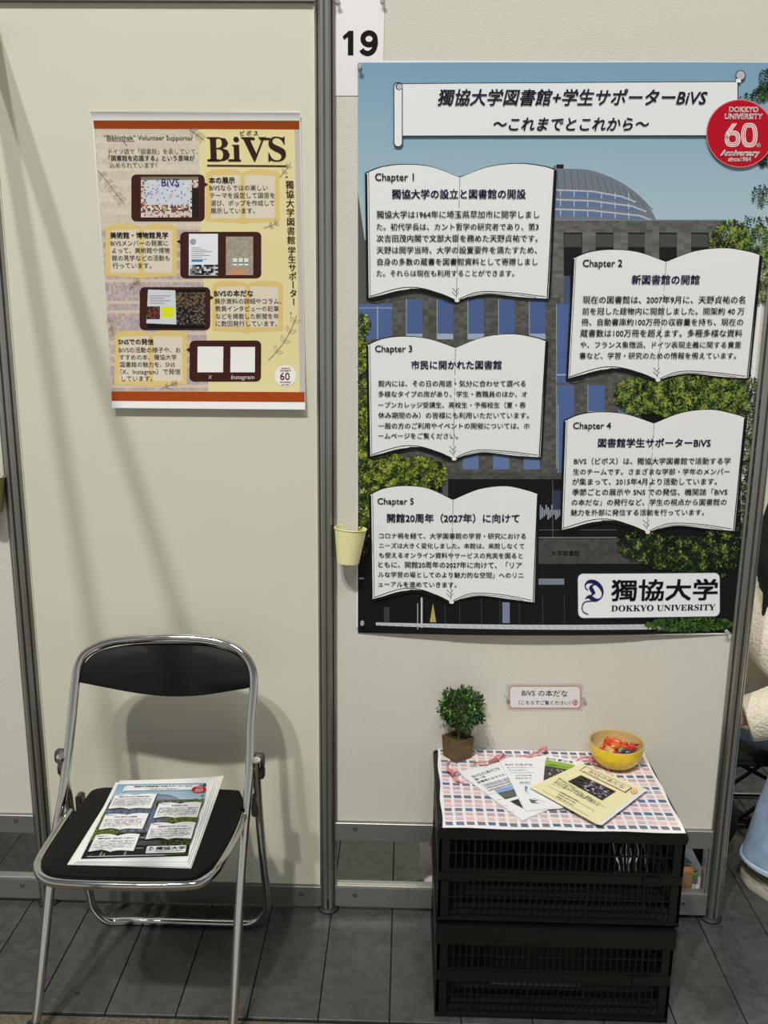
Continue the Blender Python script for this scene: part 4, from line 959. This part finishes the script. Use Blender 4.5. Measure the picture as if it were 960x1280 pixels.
ribbon(t, g, [(650, 945, .001), (659, 945, .008), (670, 942, .010), (680, 938, .012), (683, 934.5, .006), (678, 936, .010), (668, 941, .012), (663, 944, .001)])
ribbon(t, g, [(680, 937, .006), (678, 931, .006), (679, 926, .002)], .0015)
cream = mat('cream_cover', (226, 219, 172), .6)
t, g, cv, bow = booklet([(727, 955.5), (804, 987.5), (746.5, 1032), (662, 985.5)], .4510, 'cream booklet with boxed title and dark photograph, on top of the other booklets', 5, cream, fan=(.0024, .0004))
cv.poly([(732, 958), (790.5, 985), (782, 991.5), (724, 963)], (104, 84, 74)); cv.poly([(732.6, 959), (788.5, 984.6), (781, 990), (725.5, 963.2)], (224, 216, 180))
cv.text('BiVSの本だな', 735.5, 779, 965.5, (96, 110, 88), .006, y1=986); cv.stroke([(733, 967), (775, 986.3)], .5, (160, 90, 80)); cv.text('図書館を応援する学生', 728, 748, 964.3, DKK, 0, y1=973.2)
cv.poly([(726.4, 969.2), (770, 989.5), (752.5, 1001), (709.6, 977)], (52, 50, 54))
for k in range(90):
    cv.w += 6e-6; a_, b_ = rr2.random(), rr2.random(); x = 726+a_*41-b_*15; y = 970+a_*18.5+b_*7.5; cc = rr2.choice([(120, 118, 140), (150, 140, 160), (34, 32, 36), (30, 26, 26), (86, 84, 104), (96, 80, 66), (176, 170, 190)] if a_ > .25 else [(40, 36, 38), (60, 52, 48), (24, 22, 24)])
    cv.poly([(x, y), (x+2.6, y+1.2), (x+.8, y+2.6), (x-1.6, y+1.3)], cc, up=False)
for k in range(4): cv.text(('展示資料の詳細やコラム、教員インタビュー', 'などを掲載した新聞を年に数回発行', '学生の視点から図書館の魅力を', '外部に発信する活動')[k], 697-k*2.6, (757, 745, 751, 712)[k]-k*2, 973.5+k*2.4, (92, 86, 70), 0, y1=(1011, 1003, 1007, 985)[k]+k*.6)
cv.stroke([(684, 982), (743, 1014), (736.5, 1021), (678.5, 988.5)], .5, (110, 108, 80), closed=True)
for k in range(3): cv.text('図書館の魅力を発信', 700-k*2.5, 722-k*3, 991+k*2.6, GN, .01, y1=1002.5+k*2.6)
cv.disc(792.5, 989.5, 4.4, (214, 110, 70), 24, 3.4); cv.disc(792.5, 989.5, 3.6, (226, 206, 150), 24, 2.7); cv.text('あ', 790.5, 794.5, 990.6, (214, 90, 60), .006, y1=991)
o_ = cv.build('printed_cover', t, bow); o_.rotation_euler = (-pi/2, 0, 0)
ribbon(t, g, [(718, 953, .002), (724, 949, .010), (733, 946.5, .011), (741, 948, .008), (735, 951, .004), (742, 954, .006), (752, 956, .004), (762, 963, .001)])
ribbon(t, g, [(740, 950, .008), (748, 949, .010), (757, 954, .005), (763, 960, .001)])

# ================================================================== POTTED TREE
rr3 = random.Random(21)
pb_ = on_floor(570, 940, .4415); pot = thing('potted_tree', (pb_.x+.002, -.043, .4415), 'small ball-shaped green tree in a square wooden pot on the back left of the cloth', 'plant', rz=radians(38))
wood = mat('dark_pot_wood', (98, 76, 46), .7, noise=(30, .35, (1, 1, 6)), bump=(120, .4, .001))
hw = .0235; tp_ = .0265; H_ = .052
for k in range(4):
    R = Matrix.Rotation(k*pi/2, 4, 'Z')
    m_ = MB(); vs = [Vector(v) for v in ((-hw, -hw, 0), (hw, -hw, 0), (tp_, -tp_, H_), (-tp_, -tp_, H_), (-hw+.004, -hw+.004, 0), (hw-.004, -hw+.004, 0), (tp_-.004, -tp_+.004, H_), (-tp_+.004, -tp_+.004, H_))]
    m_.add([R @ v for v in vs], [(0, 1, 2, 3), (5, 4, 7, 6), (3, 2, 6, 7), (0, 4, 5, 1), (1, 5, 6, 2), (0, 3, 7, 4)]); m_.build('pot_side', wood, pot)
MB().box(-.022, .022, -.022, .022, 0, .004).build('pot_base', wood, pot)
mo = MB(); mo.lathe([(.001, .044), (.012, .0445), (.0225, .042), (.0235, .036)], 16); mo.build('moss', mat('moss', (72, 74, 34), .95, bump=(300, 1, .003)), pot, smooth=True)
MB().tube(catmull([(0, 0, .04), (.002, -.001, .055), (-.001, .001, .07), (.001, 0, .09), (0, 0, .115)], 4), [.0045]*5+[.0035]*12 if False else .0036, 8).build('trunk', mat('tree_bark', (98, 76, 48), .9, noise=(60, .3)), pot, smooth=True)
m_ = MB(); cc = Vector((.006, -.002, .118)); RR = .0485
for k in range(14):
    d = Vector((rr3.gauss(0, 1), rr3.gauss(0, 1), rr3.gauss(0, 1))).normalized(); m_.tube([cc-Vector((0, 0, .03)), cc+d*RR*.4, cc+d*RR*.85], .0009, 5)
m_.build('twigs', MATS['tree_bark'], pot)['kind'] = 'stuff'
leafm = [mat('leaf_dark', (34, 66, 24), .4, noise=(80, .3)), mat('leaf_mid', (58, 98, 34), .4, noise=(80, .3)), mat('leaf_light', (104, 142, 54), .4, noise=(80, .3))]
for gi, (nl, lm) in enumerate(((620, 0), (560, 1), (170, 2))):
    m_ = MB()
    for _ in range(nl):
        d = Vector((rr3.gauss(0, 1), rr3.gauss(0, 1), rr3.gauss(0, 1))).normalized(); r = RR*(.45+.6*rr3.random()**.6)*(1+.12*sin(d.x*7+d.z*5)); p = cc+Vector((d.x*r, d.y*r, d.z*r*.92))
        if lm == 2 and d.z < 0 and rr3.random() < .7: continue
        L = .006+rr3.random()*.003; a_ = (d+Vector((rr3.gauss(0, .6), rr3.gauss(0, .6), rr3.gauss(0, .6)))).normalized(); b_ = a_.orthogonal().normalized(); b_.rotate(Matrix.Rotation(rr3.random()*6.28, 3, a_)); c2 = a_.cross(b_)
        pts = [p, p+a_*L*.35+b_*L*.36+c2*L*.08, p+a_*L*.8+b_*L*.38+c2*L*.05, p+a_*L*1.15, p+a_*L*.8-b_*L*.38+c2*L*.05, p+a_*L*.35-b_*L*.36+c2*L*.08, p+a_*L*.55-c2*L*.06]
        m_.add(pts, [(0, 1, 6), (1, 2, 6), (2, 3, 6), (3, 4, 6), (4, 5, 6), (5, 0, 6)])
    m_.build('foliage', leafm[lm], pot, fix=False)['kind'] = 'stuff'

# ================================================================== BOWL OF SWEETS
bc = on_floor(771, 926, .5005); ZBW = .4415
bowl = thing('bowl', (bc.x, bc.y, ZBW), 'yellow bowl with pale bamboo inside holding wrapped sweets, back right of the cloth', 'bowl')
RBW = .0608; HB_ = .057
outp = [(.001, 0), (.026, 0), (.030, .001), (.042, .008), (.053, .020), (.059, .036), (.0614, .050), (RBW+.0008, HB_)]
inp = [(RBW+.0008, HB_), (RBW-.001, HB_+.0012), (RBW-.0032, HB_), (.0570, .034), (.050, .021), (.039, .010), (.026, .005), (.001, .004)]
MB().lathe(outp, 56).build('outer_shell', mat('yellow_lacquer', (232, 196, 14), .28, coat=.4), bowl, smooth=True)
bam = mat('bamboo', (206, 178, 118), .45); nt = bam.node_tree; tc_ = nt.nodes.new('ShaderNodeTexCoord'); wv = nt.nodes.new('ShaderNodeTexWave'); wv.bands_direction = 'Z'; wv.inputs['Scale'].default_value = 60; wv.inputs['Distortion'].default_value = 1.5
rp_ = nt.nodes.new('ShaderNodeValToRGB'); rp_.color_ramp.elements[0].color = (*lin((186, 154, 96)), 1); rp_.color_ramp.elements[1].color = (*lin((214, 190, 132)), 1)
nt.links.new(tc_.outputs['Object'], wv.inputs['Vector']); nt.links.new(wv.outputs['Fac'], rp_.inputs[0]); nt.links.new(rp_.outputs[0], nt.nodes['Principled BSDF'].inputs['Base Color'])
MB().lathe(inp, 56).build('inner_shell', bam, bowl, smooth=True)
cm = [(mat('red_wrapper', (196, 32, 30), .22, coat=.5), 'red'), (mat('orange_wrapper', (214, 96, 40), .22, coat=.5), 'orange'), (mat('dark_red_wrapper', (140, 22, 34), .2, coat=.6), 'dark red'), (mat('clear_green_wrapper', (120, 156, 96), .15, coat=.6), 'pale green'), (mat('navy_wrapper', (46, 52, 72), .15, coat=.6), 'navy'), (mat('gold_wrapper', (206, 160, 84), .2, coat=.5), 'gold')]
def sweet(x, y, z, ci, label, rz, tl=0):
    o_ = thing('wrapped_sweet', (bc.x+x, bc.y+y, ZBW+z+.014), label, 'sweet', 'wrapped sweets in the bowl', rz); o_.scale = (1.3, 1.3, 1.3); o_.rotation_euler = (tl, tl*.6, rz); mm = cm[ci][0]; r = rr3
    m_ = MB(); n = 14; rings = []
    for xx, rd in ((-.0095, .002), (-.0085, .0055), (-.004, .0074), (.001, .0078), (.005, .0072), (.0085, .0052), (.0095, .002)):
        rings.append([Vector((xx, rd*cos(2*pi*k/n)*(1+.12*sin(3*k+xx*900)), rd*.85*sin(2*pi*k/n)*(1+.12*cos(2*k+xx*700)))) for k in range(n)])
    m_.loft(rings, True).build('body', mm, o_, smooth=True)
    for sd in (-1, 1):
        m_ = MB(); n = 10; top_ = [Vector((sd*.0185, .0085*(k/(n-1)*2-1), .0022*(1 if k % 2 else -1))) for k in range(n)]; mid = [Vector((sd*.010, .0028*(k/(n-1)*2-1), .0008*(1 if k % 2 else -1))) for k in range(n)]
        vs = mid+top_+[v+Vector((0, 0, .0004)) for v in mid+top_]; fs = [(k, k+1, n+k+1, n+k) for k in range(n-1)]+[(2*n+k, 3*n+k, 3*n+k+1, 2*n+k+1) for k in range(n-1)]
        m_.add(vs, fs).build('twist_end', mm, o_, fix=False)
SW = [(-.034, -.006, 0, 'dark red sweet against the left wall of the bowl'), (-.016, .018, 0, 'red sweet at the back of the bowl, left of centre'), (.004, .022, 1, 'orange sweet at the back centre of the bowl'), (.026, .014, 2, 'dark red sweet at the back right of the bowl'), (-.020, -.016, 5, 'gold sweet at the front left of the bowl'), (-.004, -.002, 1, 'orange sweet in the middle of the bowl'), (.010, -.014, 3, 'pale green sweet at the front of the bowl'), (.020, -.022, 4, 'navy sweet with white glints at the front right of the bowl'), (.035, -.006, 0, 'bright red sweet against the right wall of the bowl'), (-.004, -.026, 2, 'dark red sweet nearest the front rim of the bowl')]
for i, (x, y, ci, lb) in enumerate(SW): sweet(x*.9, y*.95, .024+.0045*(i % 3)-abs(x)*.05, ci, lb, i*1.3, .25*((i*5) % 3-1))
for i, (x, y) in enumerate(((-.022, 0), (0, .012), (.02, .004), (0, -.016))): sweet(x, y, .0125, (0, 1, 2, 5)[i], ('red', 'orange', 'dark red', 'gold')[i]+' sweet low down under the others in the bowl', i*.9, 0)

print('BOWL', bc)
# ================================================================== BAGS SEEN UNDER THE PANEL
def bag(name, pts, th, m, label, cat, fold=.12, seed=1, n=18, rows=12):
    """upright soft bag from an outline in world (x,z) at mean depth pts[0], bulging in y."""
    y, O = pts; r = random.Random(seed); zs = [p[1] for p in O]; z0, z1 = min(zs), max(zs)
    def span(z):
        xs = []
        for i in range(len(O)):
            a, b_ = O[i], O[(i+1) % len(O)]
            if (a[1]-z)*(b_[1]-z) <= 0 and a[1] != b_[1]: xs.append(a[0]+(b_[0]-a[0])*(z-a[1])/(b_[1]-a[1]))
        return (min(xs), max(xs)) if len(xs) > 1 else (0, 0)
    rings = []; g = Vector(((O[0][0]+O[2][0])/2, y, z0)); ph = r.random()*6
    for j in range(rows+1):
        z = z0+(z1-z0)*(.004+.992*j/rows); a, b_ = span(z); cx = (a+b_)/2; hw_ = (b_-a)/2; t_ = th*(1-.55*j/rows)
        rings.append([Vector((cx+hw_*cos(2*pi*k/n), y+t_*sin(2*pi*k/n)*(1+fold*sin(5*2*pi*k/n+ph+j*.5)), z))-g for k in range(n)])
    t = thing(name, g, label, cat); o_ = MB().loft(rings, True).build('body', m, t, smooth=True); return t, g
wb = mat('white_bag_film', (226, 224, 226), .35, bump=(60, .5, .003))
a_ = on_wall(853, 1052, .09); b_ = on_wall(879, 1119, .09)
tb, g = bag('plastic_bag', (.09, [(b_.x, .0), (b_.x-.002, .06), (a_.x+.01, a_.z+.01), (a_.x-.06, a_.z+.02), (a_.x-.12, .06), (a_.x-.12, 0)]), .03, wb, 'white bag with blue and green leaf prints, low behind the crates on the right', 'bag', seed=3)
q = on_wall(858, 1076, .055); MB().prism([Vector((q.x-g.x-.022, q.y-g.y, q.z-g.z-.004)), Vector((q.x-g.x, q.y-g.y, q.z-g.z+.004)), Vector((q.x-g.x+.014, q.y-g.y, q.z-g.z-.008)), Vector((q.x-g.x-.004, q.y-g.y, q.z-g.z-.006))], (0, .012, 0)).build('blue_leaf_print', mat('blue_print', (96, 150, 172), .5), tb)
q = on_wall(868, 1096, .055); MB().prism([Vector((q.x-g.x-.010, q.y-g.y, q.z-g.z-.005)), Vector((q.x-g.x-.004, q.y-g.y, q.z-g.z+.004)), Vector((q.x-g.x+.010, q.y-g.y, q.z-g.z+.010)), Vector((q.x-g.x+.007, q.y-g.y, q.z-g.z-.006))], (0, .012, 0)).build('green_leaf_print', mat('green_print', (84, 118, 52), .5), tb)
q0, q1 = on_wall(842, 1083, .045), on_wall(860, 1120, .045)
tx_ = thing('cardboard_box', ((q0.x+q1.x)/2, .04, 0), 'tan cardboard box standing by the white bag, right of the crates', 'box')
MB().box(-.03, (q1.x-q0.x)/2, -.014, .012, 0, q0.z).build('box_body', mat('cardboard', (116, 92, 62), .7, noise=(30, .15)), tx_, bevel=.001); MB().box(-.03, (q1.x-q0.x)/2+.0008, -.0146, .0126, q0.z-.006, q0.z+.0008).build('lid', mat('cardboard_dark', (140, 100, 54), .7), tx_)
a_ = on_wall(519, 1045, .10); b_ = on_wall(528, 1108, .10)
t, g = bag('paper_bag', (.12, [(b_.x+.002, 0), (a_.x+.006, .15), (a_.x-.006, .27), (a_.x+.16, .27), (a_.x+.16, 0)]), .035, mat('pinkish_white_bag', (224, 212, 208), .55, bump=(40, .4, .003)), 'pinkish white bag standing behind the panel, left of the crates', 'bag', fold=.06, seed=8)
q = on_wall(541, 1056, .082); m_ = MB(); m_.loft([[Vector((q.x-g.x+.009*cos(2*pi*k/20), q.y-g.y+w, q.z-g.z+.005*sin(2*pi*k/20))) for k in range(20)] for w in (0, .008)], True); m_.build('gold_spot', mat('gold_print', (176, 130, 60), .5), t)
bp = crumple('backpack', (.775, .26, .125), (.13, .09, .13), mat('black_nylon', (16, 17, 20), .7, bump=(200, .4, .002)), 'black soft bag on the floor behind the right end of the panel', 'bag', 9, amp=.12)
tg = crumple('tote_bag', (1.10, .86, .09), (.16, .07, .10), mat('beige_canvas', (176, 166, 140), .85, bump=(60, .8, .006)), 'beige soft bag on the floor behind the stool of the seated person', 'bag', 12, amp=.15)

# ================================================================== STOOL AND PERSON BEHIND THE PANEL
st = thing('folding_stool', (1.06, .48, 0), 'low black wire stool under the seated person', 'stool'); g = Vector(st.location)
MB().box(.92, 1.22, .36, .62, .212, .232).build('seat', mat('black_cloth', (22, 22, 24), .85), st, org=g, bevel=.008)
wire = mat('black_wire', (20, 20, 20), .35, .5)
for yy in (.40, .55):
    MB().tube([(.965, yy+.02, .009), (1.32, yy+.02, .009)], .006, 8).build('floor_bar', wire, st, org=g, smooth=True)
    MB().tube([(.975, yy+.02, .009), (1.20, yy, .214)], .006, 8).build('leg', wire, st, org=g, smooth=True)
    MB().tube([(1.31, yy+.02, .009), (.94, yy, .214)], .006, 8).build('leg', wire, st, org=g, smooth=True)
MB().tube([(.965, .57, .009), (1.03, .42, .009)], .006, 8).build('cross_bar', wire, st, org=g, smooth=True)

skin = mat('skin', (206, 164, 138), .55)
pe = thing('person', (1.04, .36, 0), 'seated person in cream fleece jacket and blue jeans behind the right post', 'person'); g = Vector(pe.location)
HIP = Vector((1.06, .48, .345)); 
def skinmesh(name, chains, m, parent, sub=2):
    V = []; E_ = []; Rr = []; idx = {}
    def key(p): return tuple(round(c, 4) for c in p)
    for ch_ in chains:
        prev = None
        for p, r in ch_:
            k = key(p)
            if k not in idx: idx[k] = len(V); V.append(Vector(p)-g); Rr.append(r)
            if prev is not None: E_.append((prev, idx[k]))
            prev = idx[k]
    me = bpy.data.meshes.new(name); me.from_pydata(V, E_, []); me.materials.append(m); o_ = bpy.data.objects.new(name, me); COL.objects.link(o_); o_.parent = parent
    md = o_.modifiers.new('skin', 'SKIN'); md.use_smooth_shade = True
    for i, r in enumerate(Rr): me.skin_vertices[0].data[i].radius = (r, r) if not isinstance(r, tuple) else r
    me.skin_vertices[0].data[0].use_root = True
    s_ = o_.modifiers.new('sub', 'SUBSURF'); s_.levels = s_.render_levels = sub
    return o_
CH_ = (1.02, .39, .64); NK = (1.0, .275, .835); SHn = (.875, .32, .775); SHf = (1.15, .33, .775)
near_knee, far_knee = (1.035, .135, .43), (1.24, .20, .44)
TP = (1.01, .315, .79)
body = [[(tuple(HIP), .10), ((1.05, .45, .48), .10), (CH_, .11), (TP, .07), (NK, .042), ((1.0, .245, .865), .042)],
        [(TP, .07), (SHn, .048), ((.94, .20, .65), .040), ((1.0, .085, .56), .034), ((.91, .08, .52), .030), ((.825, .10, .485), .022), ((.80, .105, .48), .020)],
        [(TP, .07), (SHf, .048), ((1.22, .29, .66), .040), ((1.29, .24, .56), .034), ((1.25, .17, .535), .030), ((1.20, .12, .53), .022), ((1.18, .11, .525), .020)],
        [(tuple(HIP), .10), ((1.05, .33, .385), .085), (near_knee, .052), ((1.0, .125, .27), .048), ((.955, .135, .10), .030), ((.95, .14, .05), .03)],
        [(tuple(HIP), .10), ((1.16, .36, .385), .085), (far_knee, .052), ((1.23, .21, .27), .048), ((1.21, .23, .10), .030), ((1.21, .235, .05), .03)]]
# hands: palm and five curled fingers each
def hand(wr, dirv, side):
    wr = Vector(wr); d = Vector(dirv).normalized(); w = d.cross(Vector((0, 0, 1))).normalized()*side; up = Vector((0, 0, 1)); pal = wr+d*.055-up*.004
    out = [[(tuple(wr), .020), (tuple(wr+d*.03), (.024, .013)), (tuple(pal), (.028, .012))]]
    for k, (o1, L) in enumerate(((-.026, .062), (-.009, .072), (.009, .068), (.025, .054))):
        a = pal+w*o1+d*.012; out.append([(tuple(pal), (.028, .012)), (tuple(a), .0088), (tuple(a+d*L*.42-up*.006), .0082), (tuple(a+d*L*.72-up*.019), .0076), (tuple(a+d*L*.88-up*.034), .0066)])
    b0 = wr+d*.028-w*.024; out.append([(tuple(wr+d*.03), (.024, .013)), (tuple(b0), .0105), (tuple(b0-w*.016+d*.022-up*.006), .0095), (tuple(b0-w*.018+d*.044-up*.012), .0078)])
    return out
body += hand((.80, .105, .48), (-1, .2, -.25), 1)+hand((1.18, .11, .525), (-1, -.3, -.1), -1)
bo2 = skinmesh('body', body, skin, pe)
# head: loft with face, facing left and down
HC = Vector((.995, .215, .905)); hd = Matrix.Translation(HC-g) @ Matrix.Rotation(radians(-100), 4, 'Z') @ Matrix.Rotation(radians(26), 4, 'Y')
def HP(x, y, z): return hd @ Vector((x, y, z))      # x forward (face), z up
rings = []; nH = 24
for z, rx, ry, ox in ((-.108, .030, .030, .035), (-.10, .052, .042, .022), (-.082, .070, .056, .010), (-.055, .082, .066, .002), (-.02, .090, .072, 0), (.02, .095, .077, -.004), (.055, .092, .076, -.006), (.085, .074, .064, -.008), (.105, .045, .040, -.008), (.113, .010, .010, -.008)):
    rings.append([HP(ox+rx*cos(2*pi*k/nH), ry*sin(2*pi*k/nH), z) for k in range(nH)])
MB().loft(rings, True).build('head', skin, pe, smooth=True)
MB().loft([[HP(.088+d_, r_*cos(2*pi*k/8), zc+r_*1.2*sin(2*pi*k/8)) for k in range(8)] for d_, r_, zc in ((-.006, .008, .004), (.010, .007, -.012), (.019, .010, -.026), (.014, .012, -.034), (-.004, .011, -.038))], True).build('nose', skin, pe, smooth=True)
for sd in (-1, 1):
    MB().sphere(HP(.083, sd*.030, .006), .0115, 12, (1, 1, .6)).build('eye', mat('eye_dark', (30, 22, 18), .2), pe, smooth=True)
    MB().sphere(HP(-.004, sd*.077, -.012), .016, 10, (.8, .4, 1.5)).build('ear', skin, pe, smooth=True)
MB().tube([HP(.078, -.022, -.062), HP(.088, 0, -.060), HP(.078, .022, -.062)], .005, 8).build('mouth', mat('lips', (170, 96, 88), .5), pe, smooth=True)
hair = mat('black_hair', (14, 13, 14), .38, bump=(220, .6, .002))
rings = []
for z, rx, ry, ox in ((-.07, .060, .080, -.052), (-.03, .076, .088, -.036), (.015, .088, .090, -.022), (.05, .098, .088, -.010), (.085, .088, .076, -.008), (.112, .058, .052, -.008), (.126, .012, .012, -.008)):
    rings.append([HP(ox+rx*cos(2*pi*k/nH), ry*sin(2*pi*k/nH)*(1+.02*sin(9*k)), z) for k in range(nH)])
hm = MB().loft(rings, True)
r5 = random.Random(77)
for k in range(110):      # long strands falling forward beside the face
    sd = -1 if k % 2 else 1; a = HP(.015-r5.random()*.10, sd*(.066+r5.random()*.018), .02+r5.random()*.05); L = .19+r5.random()*.10
    b_ = a+Vector((sd*.014, -.004-r5.random()*.015, -L*.55)); c_ = a+Vector((sd*.016+r5.uniform(-.010, .010), -.004-r5.random()*.02, -L))
    hm.tube([a, (a*.4+b_*.6)+Vector((sd*.010, -.002, .004)), b_, c_], [.010, .013, .012, .003], 6)
hm.build('hair', hair, pe, smooth=True)
# clothes
fleece = mat('cream_fleece', (228, 219, 197), .95, noise=(90, .08), bump=(170, 1.0, .006), sheen=.3)
def garment(name, path, rad, m, parent, n=28, lump=.05, seed=1, cap=False, thick=.004, flat=1.0, rows=3):
    r = random.Random(seed); P_ = catmull(path, rows); k_ = (len(P_)-1)/(len(rad)-1); RR_ = []
    for i in range(len(P_)):
        f = i/k_; j = min(int(f), len(rad)-2); RR_.append(rad[j]+(rad[j+1]-rad[j])*(f-j))
    rings = []; up = None
    for i, p in enumerate(P_):
        t_ = (P_[min(i+1, len(P_)-1)]-P_[max(i-1, 0)]).normalized(); u_ = Vector((0, 1, 0)) if up is None else up
        a = t_.cross(u_).normalized(); b_ = a.cross(t_).normalized(); up = b_*-1 if False else b_
        rings.append([p+(a*flat*cos(2*pi*k/n)+b_*sin(2*pi*k/n))*RR_[i]*(1+lump*(sin(3*2*pi*k/n+i*.9+seed)*.5+sin(5*2*pi*k/n-i*1.7+seed*2)*.35+sin(i*1.9+k*.7)*.3)) for k in range(n)])
    c0 = [sum(r_, Vector())/n for r_ in rings]
    inner = [[c0[i]+(v-c0[i])*(1-thick/max(RR_[i], .01)) for v in rings[i]] for i in range(len(rings)-1, max(len(rings)-5, 0), -1)]
    o_ = MB().loft(rings+inner, True).build(name, m, parent, org=g, smooth=True, subsurf=1); return o_
garment('jacket_torso', [(1.06, .48, .36), (1.05, .45, .46), (1.02, .39, .62), (1.01, .325, .75), (1.0, .285, .85)], [.175, .175, .175, .145, .062], fleece, pe, seed=4, lump=.04, flat=1.0)
garment('sleeve', [(.90, .33, .79), (.885, .29, .75), (.94, .20, .65), (1.0, .085, .57), (.93, .075, .525), (.838, .092, .488)], [.06, .078, .078, .068, .062, .056], fleece, pe, seed=7, lump=.06, thick=.008)
garment('sleeve', [(1.12, .33, .79), (1.16, .32, .75), (1.22, .28, .66), (1.29, .23, .57), (1.26, .17, .54), (1.215, .135, .53)], [.06, .076, .072, .066, .058, .052], fleece, pe, seed=9, lump=.06, thick=.008)
garment('collar', [(1.0, .30, .80), (.998, .275, .875)], [.11, .066], mat('white_collar', (216, 220, 226), .5), pe, seed=2, lump=.05)
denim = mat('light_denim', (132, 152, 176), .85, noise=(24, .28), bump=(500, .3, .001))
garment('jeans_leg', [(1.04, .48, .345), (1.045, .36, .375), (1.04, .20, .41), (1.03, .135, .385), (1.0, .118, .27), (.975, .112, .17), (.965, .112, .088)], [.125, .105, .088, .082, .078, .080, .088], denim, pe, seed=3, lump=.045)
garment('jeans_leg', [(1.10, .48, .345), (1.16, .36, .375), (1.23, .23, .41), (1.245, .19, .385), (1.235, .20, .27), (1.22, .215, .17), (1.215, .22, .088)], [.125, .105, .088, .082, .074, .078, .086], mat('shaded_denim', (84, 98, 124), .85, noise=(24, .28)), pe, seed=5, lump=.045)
o_ = garment('hem', [(.9655, .112, .100), (.9645, .112, .084)], [.0885, .090], mat('pale_hem_denim', (166, 184, 204), .85), pe, seed=3, lump=.02)
sole = mat('off_white_rubber', (206, 200, 180), .5); upm = mat('cream_leather', (198, 190, 166), .55, noise=(20, .06))
for ax_, ay_, rz_ in ((.945, .125, -62), (1.21, .225, -95)):
    yy, cx = 0.0, 0.0; R_S = Matrix.Translation((ax_, ay_, 0)) @ Matrix.Rotation(radians(rz_), 4, 'Z') @ Matrix.Translation((.045, 0, 0))
    outl = [(.102, 0), (.099, .018), (.088, .033), (.055, .043), (0, .040), (-.06, .045), (-.11, .050), (-.145, .040), (-.158, .018), (-.16, 0)]
    O = outl+[(x, -w) for x, w in outl[-2:0:-1]]
    def SR(k, z, f=None): return [R_S @ Vector((cx-x*k, yy+w*k, z+(.012*max(0, -x-.09)/.07))) for x, w in O]
    MB().loft([SR(.96, .001), SR(1.04, .010), SR(1.02, .022), SR(1.05, .032), SR(1.0, .042)], True).build('sole', sole, pe, org=g, smooth=True)
    def UR(z, x0, x1, w): return [R_S @ Vector((cx-(x0+x1)/2+(x1-x0)/2*cos(2*pi*k/20), yy+w*sin(2*pi*k/20), z)) for k in range(20)]
    MB().loft([UR(.036, -.155, .10, .046), UR(.055, -.148, .098, .046), UR(.072, -.120, .094, .042), UR(.090, -.075, .086, .037), UR(.115, -.05, .078, .034), UR(.125, -.045, .074, .032)], True).build('upper', upm, pe, org=g, smooth=True)
    for k in range(4): MB().tube([R_S @ Vector(v) for v in ((cx+.062+k*.018, yy-.026, .094-k*.009), (cx+.066+k*.018, yy, .100-k*.0085), (cx+.062+k*.018, yy+.026, .094-k*.009))], .003, 6).build('lace', MATS['white_paper'], pe, org=g, smooth=True)
    for k in range(3): MB().tube(catmull([R_S @ Vector(v) for v in ((cx+.15-k*.012, yy-.034+k*.002, .052+k*.008), (cx+.08, yy-.049, .050+k*.009), (cx, yy-.047, .054+k*.010), (cx-.07, yy-.040, .054+k*.009), (cx-.101, yy-.02, .052+k*.010), (cx-.104, yy+.01, .052+k*.010))], 4), .0022, 6).build('side_line', mat('shoe_line_grey', (118, 112, 98), .6), pe, org=g, smooth=True)
